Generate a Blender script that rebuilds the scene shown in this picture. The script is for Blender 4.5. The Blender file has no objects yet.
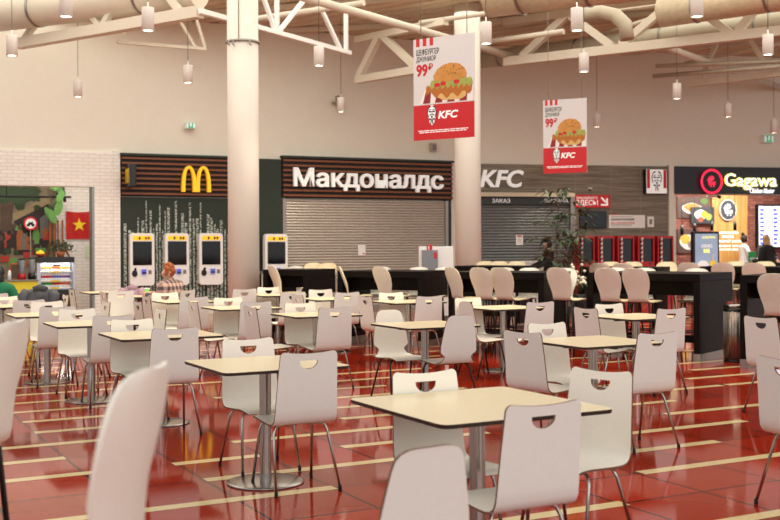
import bpy, bmesh, math, random
from mathutils import Vector, Matrix, noise
random.seed(7)
S = bpy.context.scene
COL = S.collection
R = math.radians
# ---------------------------------------------------------------- camera
EYE, F, ROLL, PX, PY = 1.53, 1083.0, 0.005, 390.0, 245.3
cam_d = bpy.data.cameras.new('camera'); cam = bpy.data.objects.new('camera', cam_d); COL.objects.link(cam)
cam_d.sensor_width = 36; cam_d.lens = 36 * F / 780; cam_d.shift_y = -(260 - PY) / 780
cr, sr = math.cos(ROLL), math.sin(ROLL)
cam.matrix_world = Matrix(((cr, sr, 0, 0), (0, 0, -1, 0), (-sr, cr, 0, EYE), (0, 0, 0, 1)))
cam_d.clip_start = .05; cam_d.clip_end = 200
cam_d.dof.use_dof = True; cam_d.dof.focus_distance = 9.0; cam_d.dof.aperture_fstop = 3.4
S.camera = cam
# ---------------------------------------------------------------- world and light
S.view_settings.view_transform = 'Standard'; S.view_settings.look = 'None'
S.view_settings.gamma = 1; S.view_settings.use_curve_mapping = False
S.view_settings.exposure = 0.0
w = bpy.data.worlds.new('daylight'); S.world = w; w.use_nodes = True
w.node_tree.nodes['Background'].inputs[0].default_value = (1, .995, .98, 1)
w.node_tree.nodes['Background'].inputs[1].default_value = 0.85

def area(name, loc, target, sx, sy, power, color):
    d = bpy.data.lights.new(name, 'AREA'); d.shape = 'RECTANGLE'; d.size = sx; d.size_y = sy; d.energy = power; d.color = color
    o = bpy.data.objects.new(name, d); COL.objects.link(o); o.location = loc
    o.rotation_euler = (Vector(target) - Vector(loc)).to_track_quat('-Z', 'Y').to_euler()
    return o
area('glazing_light', (9, -10, 6.5), (0, 17, 1.0), 24, 8, 1100, (1, .985, .965))
area('overhead_fill', (2, 16.5, 6.42), (2, 16.5, 0), 22, 13, 1700, (.985, .97, .875))  # added fill lamp under the closed deck, evens out the hall light
area('stall_light', (8.9, 29.9, 3.2), (8.7, 30.9, 1.2), 5, .5, 210, (1, .95, .88))
area('stall_light', (-7.8, 23.6, 3.1), (-8.0, 24.4, 1.0), 3, .4, 26, (1, .95, .9))

# ---------------------------------------------------------------- materials
def lin(c):
    if isinstance(c, str):
        c = [int(c[i:i + 2], 16) / 255 for i in (0, 2, 4)]
        c = [x / 12.92 if x <= .04045 else ((x + .055) / 1.055) ** 2.4 for x in c]
    return (*c, 1)
MATS = {}
def mat(name, c, rough=.5, metal=0, var=.06, scale=30, bump=0, emit=0, spec=.5):
    if name in MATS: return MATS[name]
    m = bpy.data.materials.new(name); m.use_nodes = True; nt = m.node_tree; b = nt.nodes['Principled BSDF']
    c = lin(c); MATS[name] = m
    tc = nt.nodes.new('ShaderNodeTexCoord'); nz = nt.nodes.new('ShaderNodeTexNoise'); nz.inputs['Scale'].default_value = scale
    nt.links.new(tc.outputs['Object'], nz.inputs['Vector'])
    mx = nt.nodes.new('ShaderNodeMix'); mx.data_type = 'RGBA'
    mx.inputs[6].default_value = (*[x * (1 - var) for x in c[:3]], 1); mx.inputs[7].default_value = (*[min(1, x * (1 + var)) for x in c[:3]], 1)
    nt.links.new(nz.outputs['Fac'], mx.inputs[0]); nt.links.new(mx.outputs[2], b.inputs['Base Color'])
    b.inputs['Roughness'].default_value = rough; b.inputs['Metallic'].default_value = metal
    b.inputs['Specular IOR Level'].default_value = spec
    if bump:
        bp = nt.nodes.new('ShaderNodeBump'); bp.inputs['Strength'].default_value = bump; bp.inputs['Distance'].default_value = .01
        nt.links.new(nz.outputs['Fac'], bp.inputs['Height']); nt.links.new(bp.outputs[0], b.inputs['Normal'])
    if emit:
        nt.links.new(mx.outputs[2], b.inputs['Emission Color']); b.inputs['Emission Strength'].default_value = emit
    return m
def brickmat(name, c1, c2, mortar, bw, rh, ms, rough=.6, off=.5, mapping=None, flat=None, bump=.3, spec=.5, bias=0.0):
    m = bpy.data.materials.new(name); m.use_nodes = True; nt = m.node_tree; b = nt.nodes['Principled BSDF']; MATS[name] = m
    tc = nt.nodes.new('ShaderNodeTexCoord'); mp = nt.nodes.new('ShaderNodeMapping'); br = nt.nodes.new('ShaderNodeTexBrick')
    nt.links.new(tc.outputs['Object'], mp.inputs[0]); nt.links.new(mp.outputs[0], br.inputs['Vector'])
    if mapping: mp.inputs[1].default_value, mp.inputs[2].default_value = mapping
    br.offset = off; br.inputs['Color1'].default_value = lin(c1); br.inputs['Color2'].default_value = lin(c2); br.inputs['Mortar'].default_value = lin(mortar)
    br.inputs['Scale'].default_value = 1; br.inputs['Mortar Size'].default_value = ms; br.inputs['Brick Width'].default_value = bw; br.inputs['Row Height'].default_value = rh
    br.inputs['Bias'].default_value = bias; br.inputs['Mortar Smooth'].default_value = .1
    nt.links.new(br.outputs['Color'], b.inputs['Base Color']); b.inputs['Roughness'].default_value = rough; b.inputs['Specular IOR Level'].default_value = spec
    if bump:
        bp = nt.nodes.new('ShaderNodeBump'); bp.inputs['Strength'].default_value = bump; bp.inputs['Distance'].default_value = .004; bp.invert = True
        nt.links.new(br.outputs['Fac'], bp.inputs['Height']); nt.links.new(bp.outputs[0], b.inputs['Normal'])
    return m
def woodmat(name, c1, c2, sx, sz, rough=.6):
    m = bpy.data.materials.new(name); m.use_nodes = True; nt = m.node_tree; b = nt.nodes['Principled BSDF']; MATS[name] = m
    tc = nt.nodes.new('ShaderNodeTexCoord'); mp = nt.nodes.new('ShaderNodeMapping'); nz = nt.nodes.new('ShaderNodeTexNoise')
    mp.inputs[3].default_value = (sx, 6, sz); nz.inputs['Scale'].default_value = 1; nz.inputs['Detail'].default_value = 5
    cr_ = nt.nodes.new('ShaderNodeValToRGB'); cr_.color_ramp.elements[0].color = lin(c1); cr_.color_ramp.elements[1].color = lin(c2)
    cr_.color_ramp.elements[0].position = .35; cr_.color_ramp.elements[1].position = .65
    for a, c in ((tc.outputs['Object'], mp.inputs[0]), (mp.outputs[0], nz.inputs['Vector']), (nz.outputs['Fac'], cr_.inputs[0]), (cr_.outputs[0], b.inputs['Base Color'])): nt.links.new(a, c)
    b.inputs['Roughness'].default_value = rough
    return m
M = dict(
    wall=mat('plaster', 'e8e3d3', .85, var=.03, scale=3, bump=.05),
    ceil=mat('deck_paint', 'd3c7ad', .8, var=.06, scale=4),
    steel_paint=mat('cream_steel_paint', 'd9cfba', .55, var=.04, scale=5),
    duct=mat('duct_metal', 'b9ae98', .55, metal=.25, var=.08, scale=6, bump=.15),
    foil=mat('duct_insulation', 'd0be9f', .5, metal=.2, var=.2, scale=9, bump=.9),
    column=mat('column_plaster', 'e8dfd2', .6, var=.02, scale=4),
    back=mat('lilac_laminate', 'e4e2da', .38, var=.02, scale=20),
    front=mat('warm_white_laminate', 'f6eedd', .35, var=.02, scale=20),
    ply=mat('plywood_edge', '6e4a30', .6, var=.2, scale=90),
    seatwood=mat('maple_veneer', 'e6d6ae', .4, var=.08, scale=15),
    stoolback=mat('taupe_laminate', 'd5cbbd', .4, var=.03, scale=20),
    chrome=mat('brushed_chrome', 'a39d96', .22, metal=1, var=.05, scale=60),
    blackmetal=mat('black_steel', '161412', .4, metal=.3, var=.1),
    top=mat('cream_tabletop', 'ecdab0', .32, var=.03, scale=25),
    topedge=mat('dark_table_edge', '2a1d16', .5, var=.1),
    bar=mat('black_stained_oak', '120d0b', .45, var=.35, scale=12, bump=.1, spec=.1),
    plinth=mat('steel_plinth', '9a948c', .35, metal=.9, var=.1),
    rubber=mat('black_rubber', '111111', .8),
    lampwhite=mat('lamp_white', 'e6e0d6', .5, var=.02),
    lampglow=mat('lamp_diffuser', 'fff4dc', .5, emit=9, var=.01),
    cable=mat('grey_cable', '8d8778', .6),
    white=mat('white_paint', 'f2f0ec', .45, var=.02),
    black=mat('black_plastic', '0d0d0e', .3, var=.1),
    screen=mat('dark_screen', '0b0c0e', .08, var=.3, scale=3),
    mdgreen=mat('dark_green_panel', '1e2c1e', .6, var=.1, scale=5),
    mdbrown=mat('orange_brown_slat', '7d4520', .5, var=.15, scale=8),
    mddark=mat('dark_brown_board', '1d120c', .7, var=.1),
    yellow=mat('sign_yellow', 'ffc916', .4, var=.03, emit=.35),
    signwhite=mat('sign_white', 'f2f2ee', .4, var=.02, emit=.25),
    red=mat('signal_red', 'c8161d', .45, var=.05),
    redgloss=mat('glossy_red', 'b3141a', .25, var=.06),
    kgreyband=mat('charcoal_band', '2c302f', .5),
    green=mat('exit_green', '17a378', .4, emit=.5),
    paper=mat('paper_white', 'ece8e2', .7, var=.02),
    textblack=mat('print_black', '1b1918', .6),
    textred=mat('print_red', 'c41a1f', .6),
    textgrey=mat('print_grey', '7b7774', .6),
)
M['kfcwall'] = woodmat('grey_wood_cladding', '685d4e', '8d816f', 1.2, 30, .6)
M['gwood'] = woodmat('honey_wood_boards', 'b98342', 'dca961', 14, .8, .5)
M['whitebrick'] = brickmat('white_brick', 'f5f2ec', 'eeeae2', 'dcd6cb', .24, .075, .008, .7, mapping=((0, 0, 0), (R(90), 0, 0)), spec=.2)
M['redbrick'] = brickmat('red_brick', '7d4a40', 'a3695b', '6a4a42', .24, .075, .01, .8, mapping=((0, 0, 0), (R(90), 0, 0)), spec=.1)

# ---------------------------------------------------------------- mesh helpers
class MB:
    def __init__(s): s.v = []; s.f = []; s.m = []; s.sm = []
    def add(s, vs, fs, m=0, smooth=False):
        o = len(s.v); s.v += [tuple(v) for v in vs]
        for f in fs: s.f.append([i + o for i in f]); s.m.append(m); s.sm.append(smooth)
        return s
    def box(s, x0, x1, y0, y1, z0, z1, m=0):
        return s.add([(x, y, z) for x in (x0, x1) for y in (y0, y1) for z in (z0, z1)],
                     [(0, 1, 3, 2), (4, 6, 7, 5), (0, 4, 5, 1), (2, 3, 7, 6), (0, 2, 6, 4), (1, 5, 7, 3)], m)
    def bbox(s, x0, x1, y0, y1, z0, z1, b=.01, m=0):
        bm = bmesh.new(); bmesh.ops.create_cube(bm, size=1)
        for v in bm.verts: v.co = Vector(((x0 + x1) / 2 + v.co.x * (x1 - x0), (y0 + y1) / 2 + v.co.y * (y1 - y0), (z0 + z1) / 2 + v.co.z * (z1 - z0)))
        bmesh.ops.bevel(bm, geom=bm.edges[:], offset=b, segments=2, affect='EDGES', profile=.5)
        s.bm(bm, m); return s
    def bm(s, bm, m=0, smooth=False):
        bm.verts.index_update(); s.add([v.co[:] for v in bm.verts], [[v.index for v in f.verts] for f in bm.faces], m, smooth); bm.free(); return s
    def beam(s, p0, p1, wx, wz, m=0):
        p0, p1 = Vector(p0), Vector(p1); d = (p1 - p0).normalized(); up = Vector((0, 0, 1))
        if abs(d.z) > .98: up = Vector((1, 0, 0))
        sd = d.cross(up).normalized() * wx / 2; u = sd.cross(d).normalized() * wz / 2
        return s.add([p + a * sd + b * u for p in (p0, p1) for a, b in ((-1, -1), (1, -1), (1, 1), (-1, 1))],
                     [(0, 1, 2, 3), (7, 6, 5, 4), (0, 4, 5, 1), (1, 5, 6, 2), (2, 6, 7, 3), (3, 7, 4, 0)], m)
    def tube(s, pts, r, n=8, m=0, cap=True):
        pts = [Vector(p) for p in pts]; rs = r if isinstance(r, (list, tuple)) else [r] * len(pts); o = len(s.v); prev = None
        for i, p in enumerate(pts):
            d = (pts[min(i + 1, len(pts) - 1)] - pts[max(i - 1, 0)]).normalized()
            if prev is None: a = d.orthogonal().normalized()
            else: a = (prev - d * prev.dot(d)).normalized()
            prev = a; b = d.cross(a)
            s.v += [tuple(p + (a * math.cos(t) + b * math.sin(t)) * rs[i]) for t in [2 * math.pi * k / n for k in range(n)]]
        for i in range(len(pts) - 1):
            for k in range(n):
                s.f.append([o + i * n + k, o + i * n + (k + 1) % n, o + (i + 1) * n + (k + 1) % n, o + (i + 1) * n + k]); s.m.append(m); s.sm.append(True)
        if cap:
            s.f.append([o + k for k in range(n)][::-1]); s.m.append(m); s.sm.append(False)
            e = o + (len(pts) - 1) * n; s.f.append([e + k for k in range(n)]); s.m.append(m); s.sm.append(False)
        return s
    def lathe(s, prof, n=32, m=0, c=(0, 0, 0)):
        o = len(s.v)
        for r_, z in prof: s.v += [(c[0] + r_ * math.cos(2 * math.pi * k / n), c[1] + r_ * math.sin(2 * math.pi * k / n), c[2] + z) for k in range(n)]
        for i in range(len(prof) - 1):
            for k in range(n):
                s.f.append([o + i * n + k, o + i * n + (k + 1) % n, o + (i + 1) * n + (k + 1) % n, o + (i + 1) * n + k]); s.m.append(m); s.sm.append(True)
        return s
    def prism(s, pts, y0, y1, m=0, me=None):                       # outline in x,z extruded along y (y0 = room side)
        n = len(pts); me = m if me is None else me
        s.add([(x, y0, z) for x, z in pts] + [(x, y1, z) for x, z in pts], [list(range(n))], m)
        o = len(s.v) - 2 * n
        s.f.append([o + n + i for i in range(n)][::-1]); s.m.append(m); s.sm.append(False)
        for i in range(n): s.f.append([o + (i + 1) % n, o + i, o + n + i, o + n + (i + 1) % n]); s.m.append(me); s.sm.append(False)
        return s
    def sphere(s, c, r, m=0, n=12, k=8, keep=None):
        rx, ry, rz = r if isinstance(r, (tuple, list)) else (r, r, r); vs = []; fs = []
        for i in range(k + 1):
            for j in range(n):
                t = math.pi * i / k; p = 2 * math.pi * j / n
                vs.append((c[0] + rx * math.sin(t) * math.cos(p), c[1] + ry * math.sin(t) * math.sin(p), c[2] + rz * math.cos(t)))
        for i in range(k):
            for j in range(n):
                f = [i * n + j, (i + 1) * n + j, (i + 1) * n + (j + 1) % n, i * n + (j + 1) % n]
                if keep and not keep(Vector([sum(vs[q][a] for q in f) / 4 - c[a] for a in range(3)])): continue
                fs.append(f)
        return s.add(vs, fs, m, True)
    def build(s, name, mats, parent=None, loc=(0, 0, 0), rz=0):
        me = bpy.data.meshes.new(name); me.from_pydata(s.v, [], s.f); me.update()
        for m in (mats if isinstance(mats, (list, tuple)) else [mats]): me.materials.append(m)
        me.polygons.foreach_set('material_index', s.m); me.polygons.foreach_set('use_smooth', s.sm)
        bm = bmesh.new(); bm.from_mesh(me); bmesh.ops.remove_doubles(bm, verts=bm.verts, dist=1e-5); bmesh.ops.recalc_face_normals(bm, faces=bm.faces); bm.to_mesh(me); bm.free()
        return link(name, me, parent, loc, rz)
def link(name, me, parent=None, loc=(0, 0, 0), rz=0):
    o = bpy.data.objects.new(name, me); COL.objects.link(o); o.location = loc; o.rotation_euler = (0, 0, rz)
    if parent: o.parent = parent
    return o
def tag(o, label, cat, group=None, kind=None):
    o['label'] = label; o['category'] = cat
    if group: o['group'] = group
    if kind: o['kind'] = kind
    return o
def struct(o): o['kind'] = 'structure'; return o
def empty(name, loc, rz=0):
    o = bpy.data.objects.new(name, None); COL.objects.link(o); o.location = loc; o.rotation_euler = (0, 0, rz); o.empty_display_size = .1; return o
def dup(root, loc, rz):
    r = root.copy(); COL.objects.link(r); r.location = loc; r.rotation_euler = (0, 0, rz)
    for ch in root.children:
        c = ch.copy(); COL.objects.link(c); c.parent = r
        for g in ch.children:
            d = g.copy(); COL.objects.link(d); d.parent = c
    return r
def kids(o): return list(o.children)
def ellipse(cx, cz, rx, rz, n=28, a0=0, a1=2 * math.pi): return [(cx + rx * math.cos(a0 + (a1 - a0) * i / n), cz + rz * math.sin(a0 + (a1 - a0) * i / n)) for i in range(n)]
def rrect(x0, x1, z0, z1, r, n=5):
    out = []
    for cx, cz, a in ((x1 - r, z1 - r, 0), (x0 + r, z1 - r, 90), (x0 + r, z0 + r, 180), (x1 - r, z0 + r, 270)):
        out += [(cx + r * math.cos(R(a + 90 * k / n)), cz + r * math.sin(R(a + 90 * k / n))) for k in range(n + 1)]
    return out
def text(body, name, m, x0, x1, z0, z1, y, parent, bold=0.0, shear=0.0, depth=.01, keep_aspect=False):
    """lettering fitted to a rectangle of its sign's own plane, facing local -y"""
    c = bpy.data.curves.new(name, 'FONT'); c.body = body; c.offset = bold; c.shear = shear; c.extrude = .02; c.resolution_u = 3; c.space_line = .95
    t = bpy.data.objects.new(name, c); COL.objects.link(t); dg = bpy.context.evaluated_depsgraph_get(); dg.update()
    me = bpy.data.meshes.new_from_object(t.evaluated_get(dg)); bpy.data.objects.remove(t)
    xs = [v.co.x for v in me.vertices]; ys = [v.co.y for v in me.vertices]; a, b, cc, d = min(xs), max(xs), min(ys), max(ys)
    kx = (x1 - x0) / (b - a); kz = (z1 - z0) / (d - cc)
    for v in me.vertices:
        x, yy, z = v.co; v.co = (x0 + (x - a) * kx, y - (z + .02) / .04 * depth, z0 + (yy - cc) * kz)
    me.materials.clear(); me.materials.append(m); me.update()
    return link(name, me, parent)

# ---------------------------------------------------------------- surveying: where a sight line meets a height or a wall
def ray(px, py):
    dx, dy = px - PX, py - PY
    return (dx * cr - dy * sr) / F, (dx * sr + dy * cr) / F        # right, down per metre of depth
def ground(px, py, h=0.0):
    a, b = ray(px, py); Y = (EYE - h) / b; return Vector((a * Y, Y, h))
def atdepth(px, py, Y):
    a, b = ray(px, py); return Vector((a * Y, Y, EYE - b * Y))
class Wall:
    def __init__(s, p0, phi): s.p0 = Vector(p0); s.phi = phi; s.e = Vector((math.cos(phi), math.sin(phi))); s.n = Vector((math.sin(phi), -math.cos(phi)))
    def hit(s, px, py, d=0):
        a, b = ray(px, py); p = s.p0 + s.n * d; Y = p.dot(s.n) / (a * s.n.x + s.n.y)
        q = Vector((a * Y, Y)) - p; return q.dot(s.e), EYE - b * Y
    def P(s, a, d=0, z=0): q = s.p0 + s.e * a + s.n * d; return Vector((q.x, q.y, z))
    def rect(s, x0, y0, x1, y1, d=0):
        xm, ym = (x0 + x1) / 2, (y0 + y1) / 2
        return s.hit(x0, ym, d)[0], s.hit(x1, ym, d)[0], s.hit(xm, y1, d)[1], s.hit(xm, y0, d)[1]
    def frame(s, name, x0, y0, x1, y1, d=0):
        """an Empty centred on a rectangle of the wall, and its half sizes"""
        a0, a1, z0, z1 = s.rect(x0, y0, x1, y1, d)
        return empty(name, s.P((a0 + a1) / 2, d, (z0 + z1) / 2), s.phi), (a1 - a0) / 2, (z1 - z0) / 2
W1 = Wall((0, 26.5), R(25))
A_COR = W1.hit(470, 245)[0]
pc = W1.P(A_COR); W2 = Wall((pc.x, pc.y), R(14))
def panel(W, name, x0, y0, x1, y1, d, t, m, bev=0):
    """a board of thickness t standing d off the wall, as one mesh about its own centre"""
    a0, a1, z0, z1 = W.rect(x0, y0, x1, y1, d + t); hw, hh = (a1 - a0) / 2, (z1 - z0) / 2
    b = MB(); (b.bbox(-hw, hw, -t, 0, -hh, hh, bev) if bev else b.box(-hw, hw, -t, 0, -hh, hh))
    o = b.build(name, m, None, W.P((a0 + a1) / 2, d, (z0 + z1) / 2), W.phi)
    return o, hw, hh
TH = R(28); U = Vector((math.cos(TH), math.sin(TH))); V = Vector((-math.sin(TH), math.cos(TH)))

# ================================================================ SETTING
HC = 6.6
# floor: red tiles with cream strips inlaid along the tile rows
def floor():
    m = brickmat('red_floor_tile', 'ad2f17', '8c2410', '160503', .647, .607, .010, .07, off=0, mapping=((-1.6 + .647 * 60, -5.61 + .607 * 60, 0), (0, 0, -TH)), bump=.12, spec=.34)
    m2 = mat('cream_floor_tile', 'e6cf98', .1, var=.08, scale=2)
    b = MB(); b.add([(-26, -8, 0), (26, -8, 0), (26, 36, 0), (-26, 36, 0)], [(0, 1, 2, 3)], 0)
    def strip(k, u0, u1):
        v0 = 5.61 + .607 * k; q = [(U * u + V * v) for u, v in ((u0, v0 - .055), (u1, v0 - .055), (u1, v0 + .055), (u0, v0 + .055))]
        b.add([(p.x, p.y, .0012) for p in q], [(0, 1, 2, 3)], 1)
    fix = {-3: [(3.55, 6.1)], -2: [(4.2, 6.2)], -1: [(2.25, 4.22)], 0: [(.95, 1.6), (4.87, 7.4)], 1: [(.3, 2.9), (4.85, 6.17)], 2: [(2.25, 4.2), (5.5, 7.09)],
           3: [(.3, 1.75), (2.22, 2.87), (3.53, 4.85), (6.74, 8.1)], 4: [(.3, 1.6), (2.87, 4.85), (6.76, 7.42)], 5: [(.3, 2.25), (4.1, 5.5), (7.4, 8.65)],
           7: [(1.6, 2.87), (4.2, 6.15)], 8: [(1.0, 2.5), (3.55, 5.5)], 9: [(1.7, 2.9), (4.9, 6.8)], 11: [(1.0, 3.55)]}
    rnd = random.Random(3)
    for k in range(-4, 42):
        if k in fix:
            for a in fix[k]: strip(k, *a)
            start = 8.7
        else: start = -6
        u = .3 + .647 * round((start - .3) / .647) + .647 * rnd.randint(0, 2)
        while u < 26:
            n = rnd.choice((2, 3, 3, 4)); strip(k, u, u + .647 * n); u += .647 * (n + rnd.choice((1, 1, 2, 3)))
    o = b.build('floor', [m, m2]); struct(o)
floor()
# back wall left of the corner, with the opening of the street-food stall
aL, aO0, aO1, aE = W1.hit(-420, 200)[0], W1.hit(-130, 200)[0], W1.hit(93, 220)[0], A_COR
zO = W1.hit(60, 186.3)[1]
b = MB(); b.box(aL, aO0, 0, .3, 0, HC); b.box(aO0, aO1, 0, .3, zO, HC); b.box(aO1, aE + .1, 0, .3, 0, HC)
struct(b.build('wall_back', M['wall'], None, W1.P(0), W1.phi))
b = MB(); b.box(aL, aO0, -.05, 0, 0, 3.58); b.box(aO0, aO1, -.05, 0, zO, 3.58); aB = W1.hit(113, 220)[0]; b.box(aO1, aB, -.05, 0, 0, 3.58)
b.box(aB, W1.hit(119.5, 220)[0], -.09, 0, 0, 3.62)
struct(b.build('wall_back_brickwork', M['whitebrick'], None, W1.P(0), W1.phi))
RD = 1.6
b = MB(); b.box(aO0 - .1, aO1 + .4, RD, RD + .1, 0, 3.2); b.box(aO0 - .1, aO0, .3, RD, 0, 3.2); b.box(aO1 + .3, aO1 + .4, .3, RD, 0, 3.2)
struct(b.build('wall_alcove', M['whitebrick'], None, W1.P(0), W1.phi))
b = MB(); b.box(aO0 - .1, aO1 + .4, .3, RD + .1, 3.2, 3.3); struct(b.build('ceiling_alcove', M['wall'], None, W1.P(0), W1.phi))
b = MB(); b.box(aO1 - .03, aO1 + .02, -.06, .3, 0, zO); struct(b.build('trim_1', mat('zinc_trim', '8f9491', .4, metal=.7), None, W1.P(0), W1.phi))
# right hand wall with the opening of the chicken stall
gO0, gO1 = W2.hit(676, 230)[0], W2.hit(880, 230)[0]; zG = W2.hit(726, 194.6)[1]; gR = W2.hit(1300, 230)[0]
b = MB(); b.box(-.12, gO0, 0, .3, 0, HC); b.box(gO0, gO1, 0, .3, zG, HC); b.box(gO1, gR, 0, .3, 0, HC)
struct(b.build('wall_back_right', M['wall'], None, W2.P(0), W2.phi))
GD = 2.2
b = MB(); b.box(gO0 - 1, gO1 + 1, GD, GD + .1, 0, 3.3); b.box(gO0 - .1, gO0, .3, GD, 0, 3.3); b.box(gO1, gO1 + .1, .3, GD, 0, 3.3)
struct(b.build('wall_stall', M['redbrick'], None, W2.P(0), W2.phi))
b = MB(); b.box(gO0 - .1, gO1 + .1, .3, GD + .1, 3.3, 3.4); struct(b.build('ceiling_stall', mat('dark_soffit', '2a2623', .8), None, W2.P(0), W2.phi))
# ceiling: ribbed steel deck
P_, Q_ = Vector((.79, -.613)), Vector((.613, .79))
b = MB(); k = 0; q = -8.0
prof = []
while q < 42:
    prof += [(q, HC), (q + .18, HC), (q + .22, HC + .09), (q + .36, HC + .09)]; q += .4
ps = [(-34, z) for z in ()]
vs = []
for (q, z) in prof:
    for p in (-34, 22):
        w_ = P_ * p + Q_ * q; vs.append((w_.x, w_.y + 6, z))
fs = [(2 * i, 2 * i + 1, 2 * i + 3, 2 * i + 2) for i in range(len(prof) - 1)]
# keep only the deck above the hall's far part
b.add(vs, fs); o = b.build('ceiling', M['ceil'])
bm = bmesh.new(); bm.from_mesh(o.data)
for co, no in (((0, 9, 0), (0, -1, 0)), ((0, 35, 0), (0, 1, 0)), ((-24, 0, 0), (-1, 0, 0)), ((24, 0, 0), (1, 0, 0))):
    bmesh.ops.bisect_plane(bm, geom=bm.verts[:] + bm.edges[:] + bm.faces[:], plane_co=co, plane_no=no, clear_outer=True)
bm.to_mesh(o.data); bm.free(); struct(o)

# ---------------------------------------------------------------- round columns
def column(px, Y, r, label):
    a, _ = ray(px, 200); o = MB().lathe([(0, 0), (r, 0), (r, HC), (0, HC)], 40).build('column', M['column'], None, (a * Y, Y, 0))
    o['kind'] = 'structure'; return o
c1 = column(243.5, 18.6, .266, ''); 
c2 = column(468, 22.9, .275, ''); 
br = empty('cable_bracket', atdepth(244, 42, 17.3) * 1.0); br.location = (c1.location.x, c1.location.y, 5.02)
tag(br, 'small steel cable bracket strapped round the wide left column', 'bracket')
MB().lathe([(.267, -.02), (.29, -.02), (.29, .02), (.267, .02)], 32).build('strap', M['plinth'], br)
for x in (-.2, -.12, .16): MB().tube([(x, -.26, 0), (x, -.31, -.02), (x, -.32, -.08), (x + .02, -.30, -.1)], .012, 6).build('hook', M['plinth'], br)
MB().tube([(-.03, -.28, 0), (-.03, -.28, .9), (-.03, -.28, 1.7)], .008, 6).build('cable', M['cable'], br)

# ================================================================ ROOF STEEL AND DUCTS
ZB = 5.6
def roofpt(px, py, h=ZB): a, bb = ray(px, py); Y = (EYE - h) / bb; return Vector((a * Y, Y, h))
def truss(label, pa, pb, webs, size=.2, h=ZB, ext=0.0, wsize=.12, m='steel_paint', top=HC - .12):
    """webs: sight-line columns of each diagonal's foot and head on the two chords"""
    A, B = roofpt(*pa, h), roofpt(*pb, h); B = B + (B - A).normalized() * ext; d = B - A; L = d.length
    o = empty('roof_truss', A, math.atan2(d.y, d.x)); tag(o, label, 'truss', 'roof trusses')
    MB().beam((0, 0, 0), (L, 0, 0), size, size).build('bottom_chord', M[m], o)
    MB().beam((0, 0, top - h), (L, 0, top - h), size, size * .9).build('top_chord', M[m], o)
    def along(px): a, _ = ray(px, 40); return L * (a * A.y - A.x) / (d.x - a * d.y)
    for p0, p1_ in webs: MB().beam((along(p0), 0, size * .4), (along(p1_), 0, top - h - .03), wsize, wsize).build('web', M[m], o)
    return o
truss('long cream roof truss crossing the upper left above the hanging lamps', (18, 44), (200, 12), [(25, 56), (100, 72), (104, 128), (180, 150)], .2, wsize=.11)
truss('slim pale truss with daylight painted in as white, right of the wide column', (200, 11), (350, 53), [(277, 277), (275, 258), (279, 306), (340, 318), (346, 346)], .085, wsize=.07, m='white')  # daylight falling on this steel is put in as white paint
truss('heavy cream roof truss spanning the upper right over both lamps', (505, 62), (780, 31), [(522, 567), (612, 570), (621, 674), (730, 684), (738, 772)], .19, ext=2.0, wsize=.15)
truss('cream steel beam low at the far right below the ducts', (690, 84), (780, 73), [(700, 720), (770, 745)], .16, ext=2.5, wsize=.09, h=5.4)
truss('short cream truss with a bracket at the back wall, left of the burger banner', (357, 80), (446, 65), [(416, 383), (359, 379)], .16, h=5.25, wsize=.14, top=6.15)
truss('thin crossed brace at the wall behind the left truss end', (117, 42), (206, 49), [(195, 165), (120, 150), (205, 190)], .06, h=5.45, wsize=.05)
def pipe(name, label, cat, pa, pb, r, h, ext0=0, ext1=0, m='steel_paint', n=16, bands=0):
    A, B = roofpt(*pa, h), roofpt(*pb, h); d = (B - A).normalized(); A = A - d * ext0; B = B + d * ext1; L = (B - A).length
    o = MB().tube([(0, 0, 0), (L, 0, 0)], r, n).build(name, M[m], None, A, math.atan2(d.y, d.x)); tag(o, label, cat)
    for i in range(bands):
        x = L * (i + .5) / bands; MB().tube([(x, 0, 0), (x + .05, 0, 0)], r * 1.05, n).build('band', M['plinth'], o)
    return o
pipe('roof_pipe', 'thick cream pipe running diagonally above the left edge of burger banner', 'pipe', (313, 0), (440, 36), .075, 5.75, 3, 3.2)
pipe('roof_pipe', 'bare cream pipe slanting down to the right under the heavy truss', 'pipe', (668, 48), (748, 76), .075, 5.75, .3, 3)
pipe('air_duct', 'long round grey duct lying just behind the heavy right truss', 'duct', (545, 52), (780, 22), .2, 5.9, 2.2, 2.5, 'duct', 20, 5)
pipe('air_duct', 'fat foil-wrapped duct along the top edge, centre right', 'duct', (520, -10), (650, -26), .42, 6.05, .6, 2.0, 'foil', 24, 4)
pipe('air_duct', 'large tan wrapped duct in the top right corner', 'duct', (690, 8), (775, -5), .30, 6.15, .6, 2.0, 'foil', 24, 3)
pipe('air_duct', 'smooth cream duct above the left truss in the top left corner', 'duct', (0, 14), (110, 0), .34, 6.15, .3, 2.0, 'steel_paint', 24, 2)
pipe('cable_tray', 'perforated cable tray by the far wall below the right truss', 'tray', (660, 66), (760, 62), .05, 5.6, .1, 1, 'duct', 8)
pipe('cable_tray', 'second longer cable tray under the perforated one at right', 'tray', (657, 76), (745, 69), .05, 5.45, .1, 1, 'duct', 8)
for i, (x, y, x2, y2, r, h, lb) in enumerate(((440, 20, 545, 5, .05, 6.2, 'thin sprinkler pipe behind top of the burger banner'), (470, 44, 530, 36, .06, 6.0, 'thin pipe above the burger banner heading right'),
        (590, 38, 640, 22, .04, 6.2, 'thin sprinkler pipe above the second banner'), (700, 60, 780, 44, .045, 6.1, 'thin sprinkler pipe under the corner duct'), (60, 8, 190, -4, .05, 6.3, 'thin sprinkler pipe over the left truss'),
        (262, 18, 330, 8, .06, 6.2, 'thin pipe crossing behind the slim pale truss'))):
    pipe('sprinkler_pipe', lb, 'pipe', (x, y), (x2, y2), r, h, .5, .8, 'steel_paint', 8)
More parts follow.
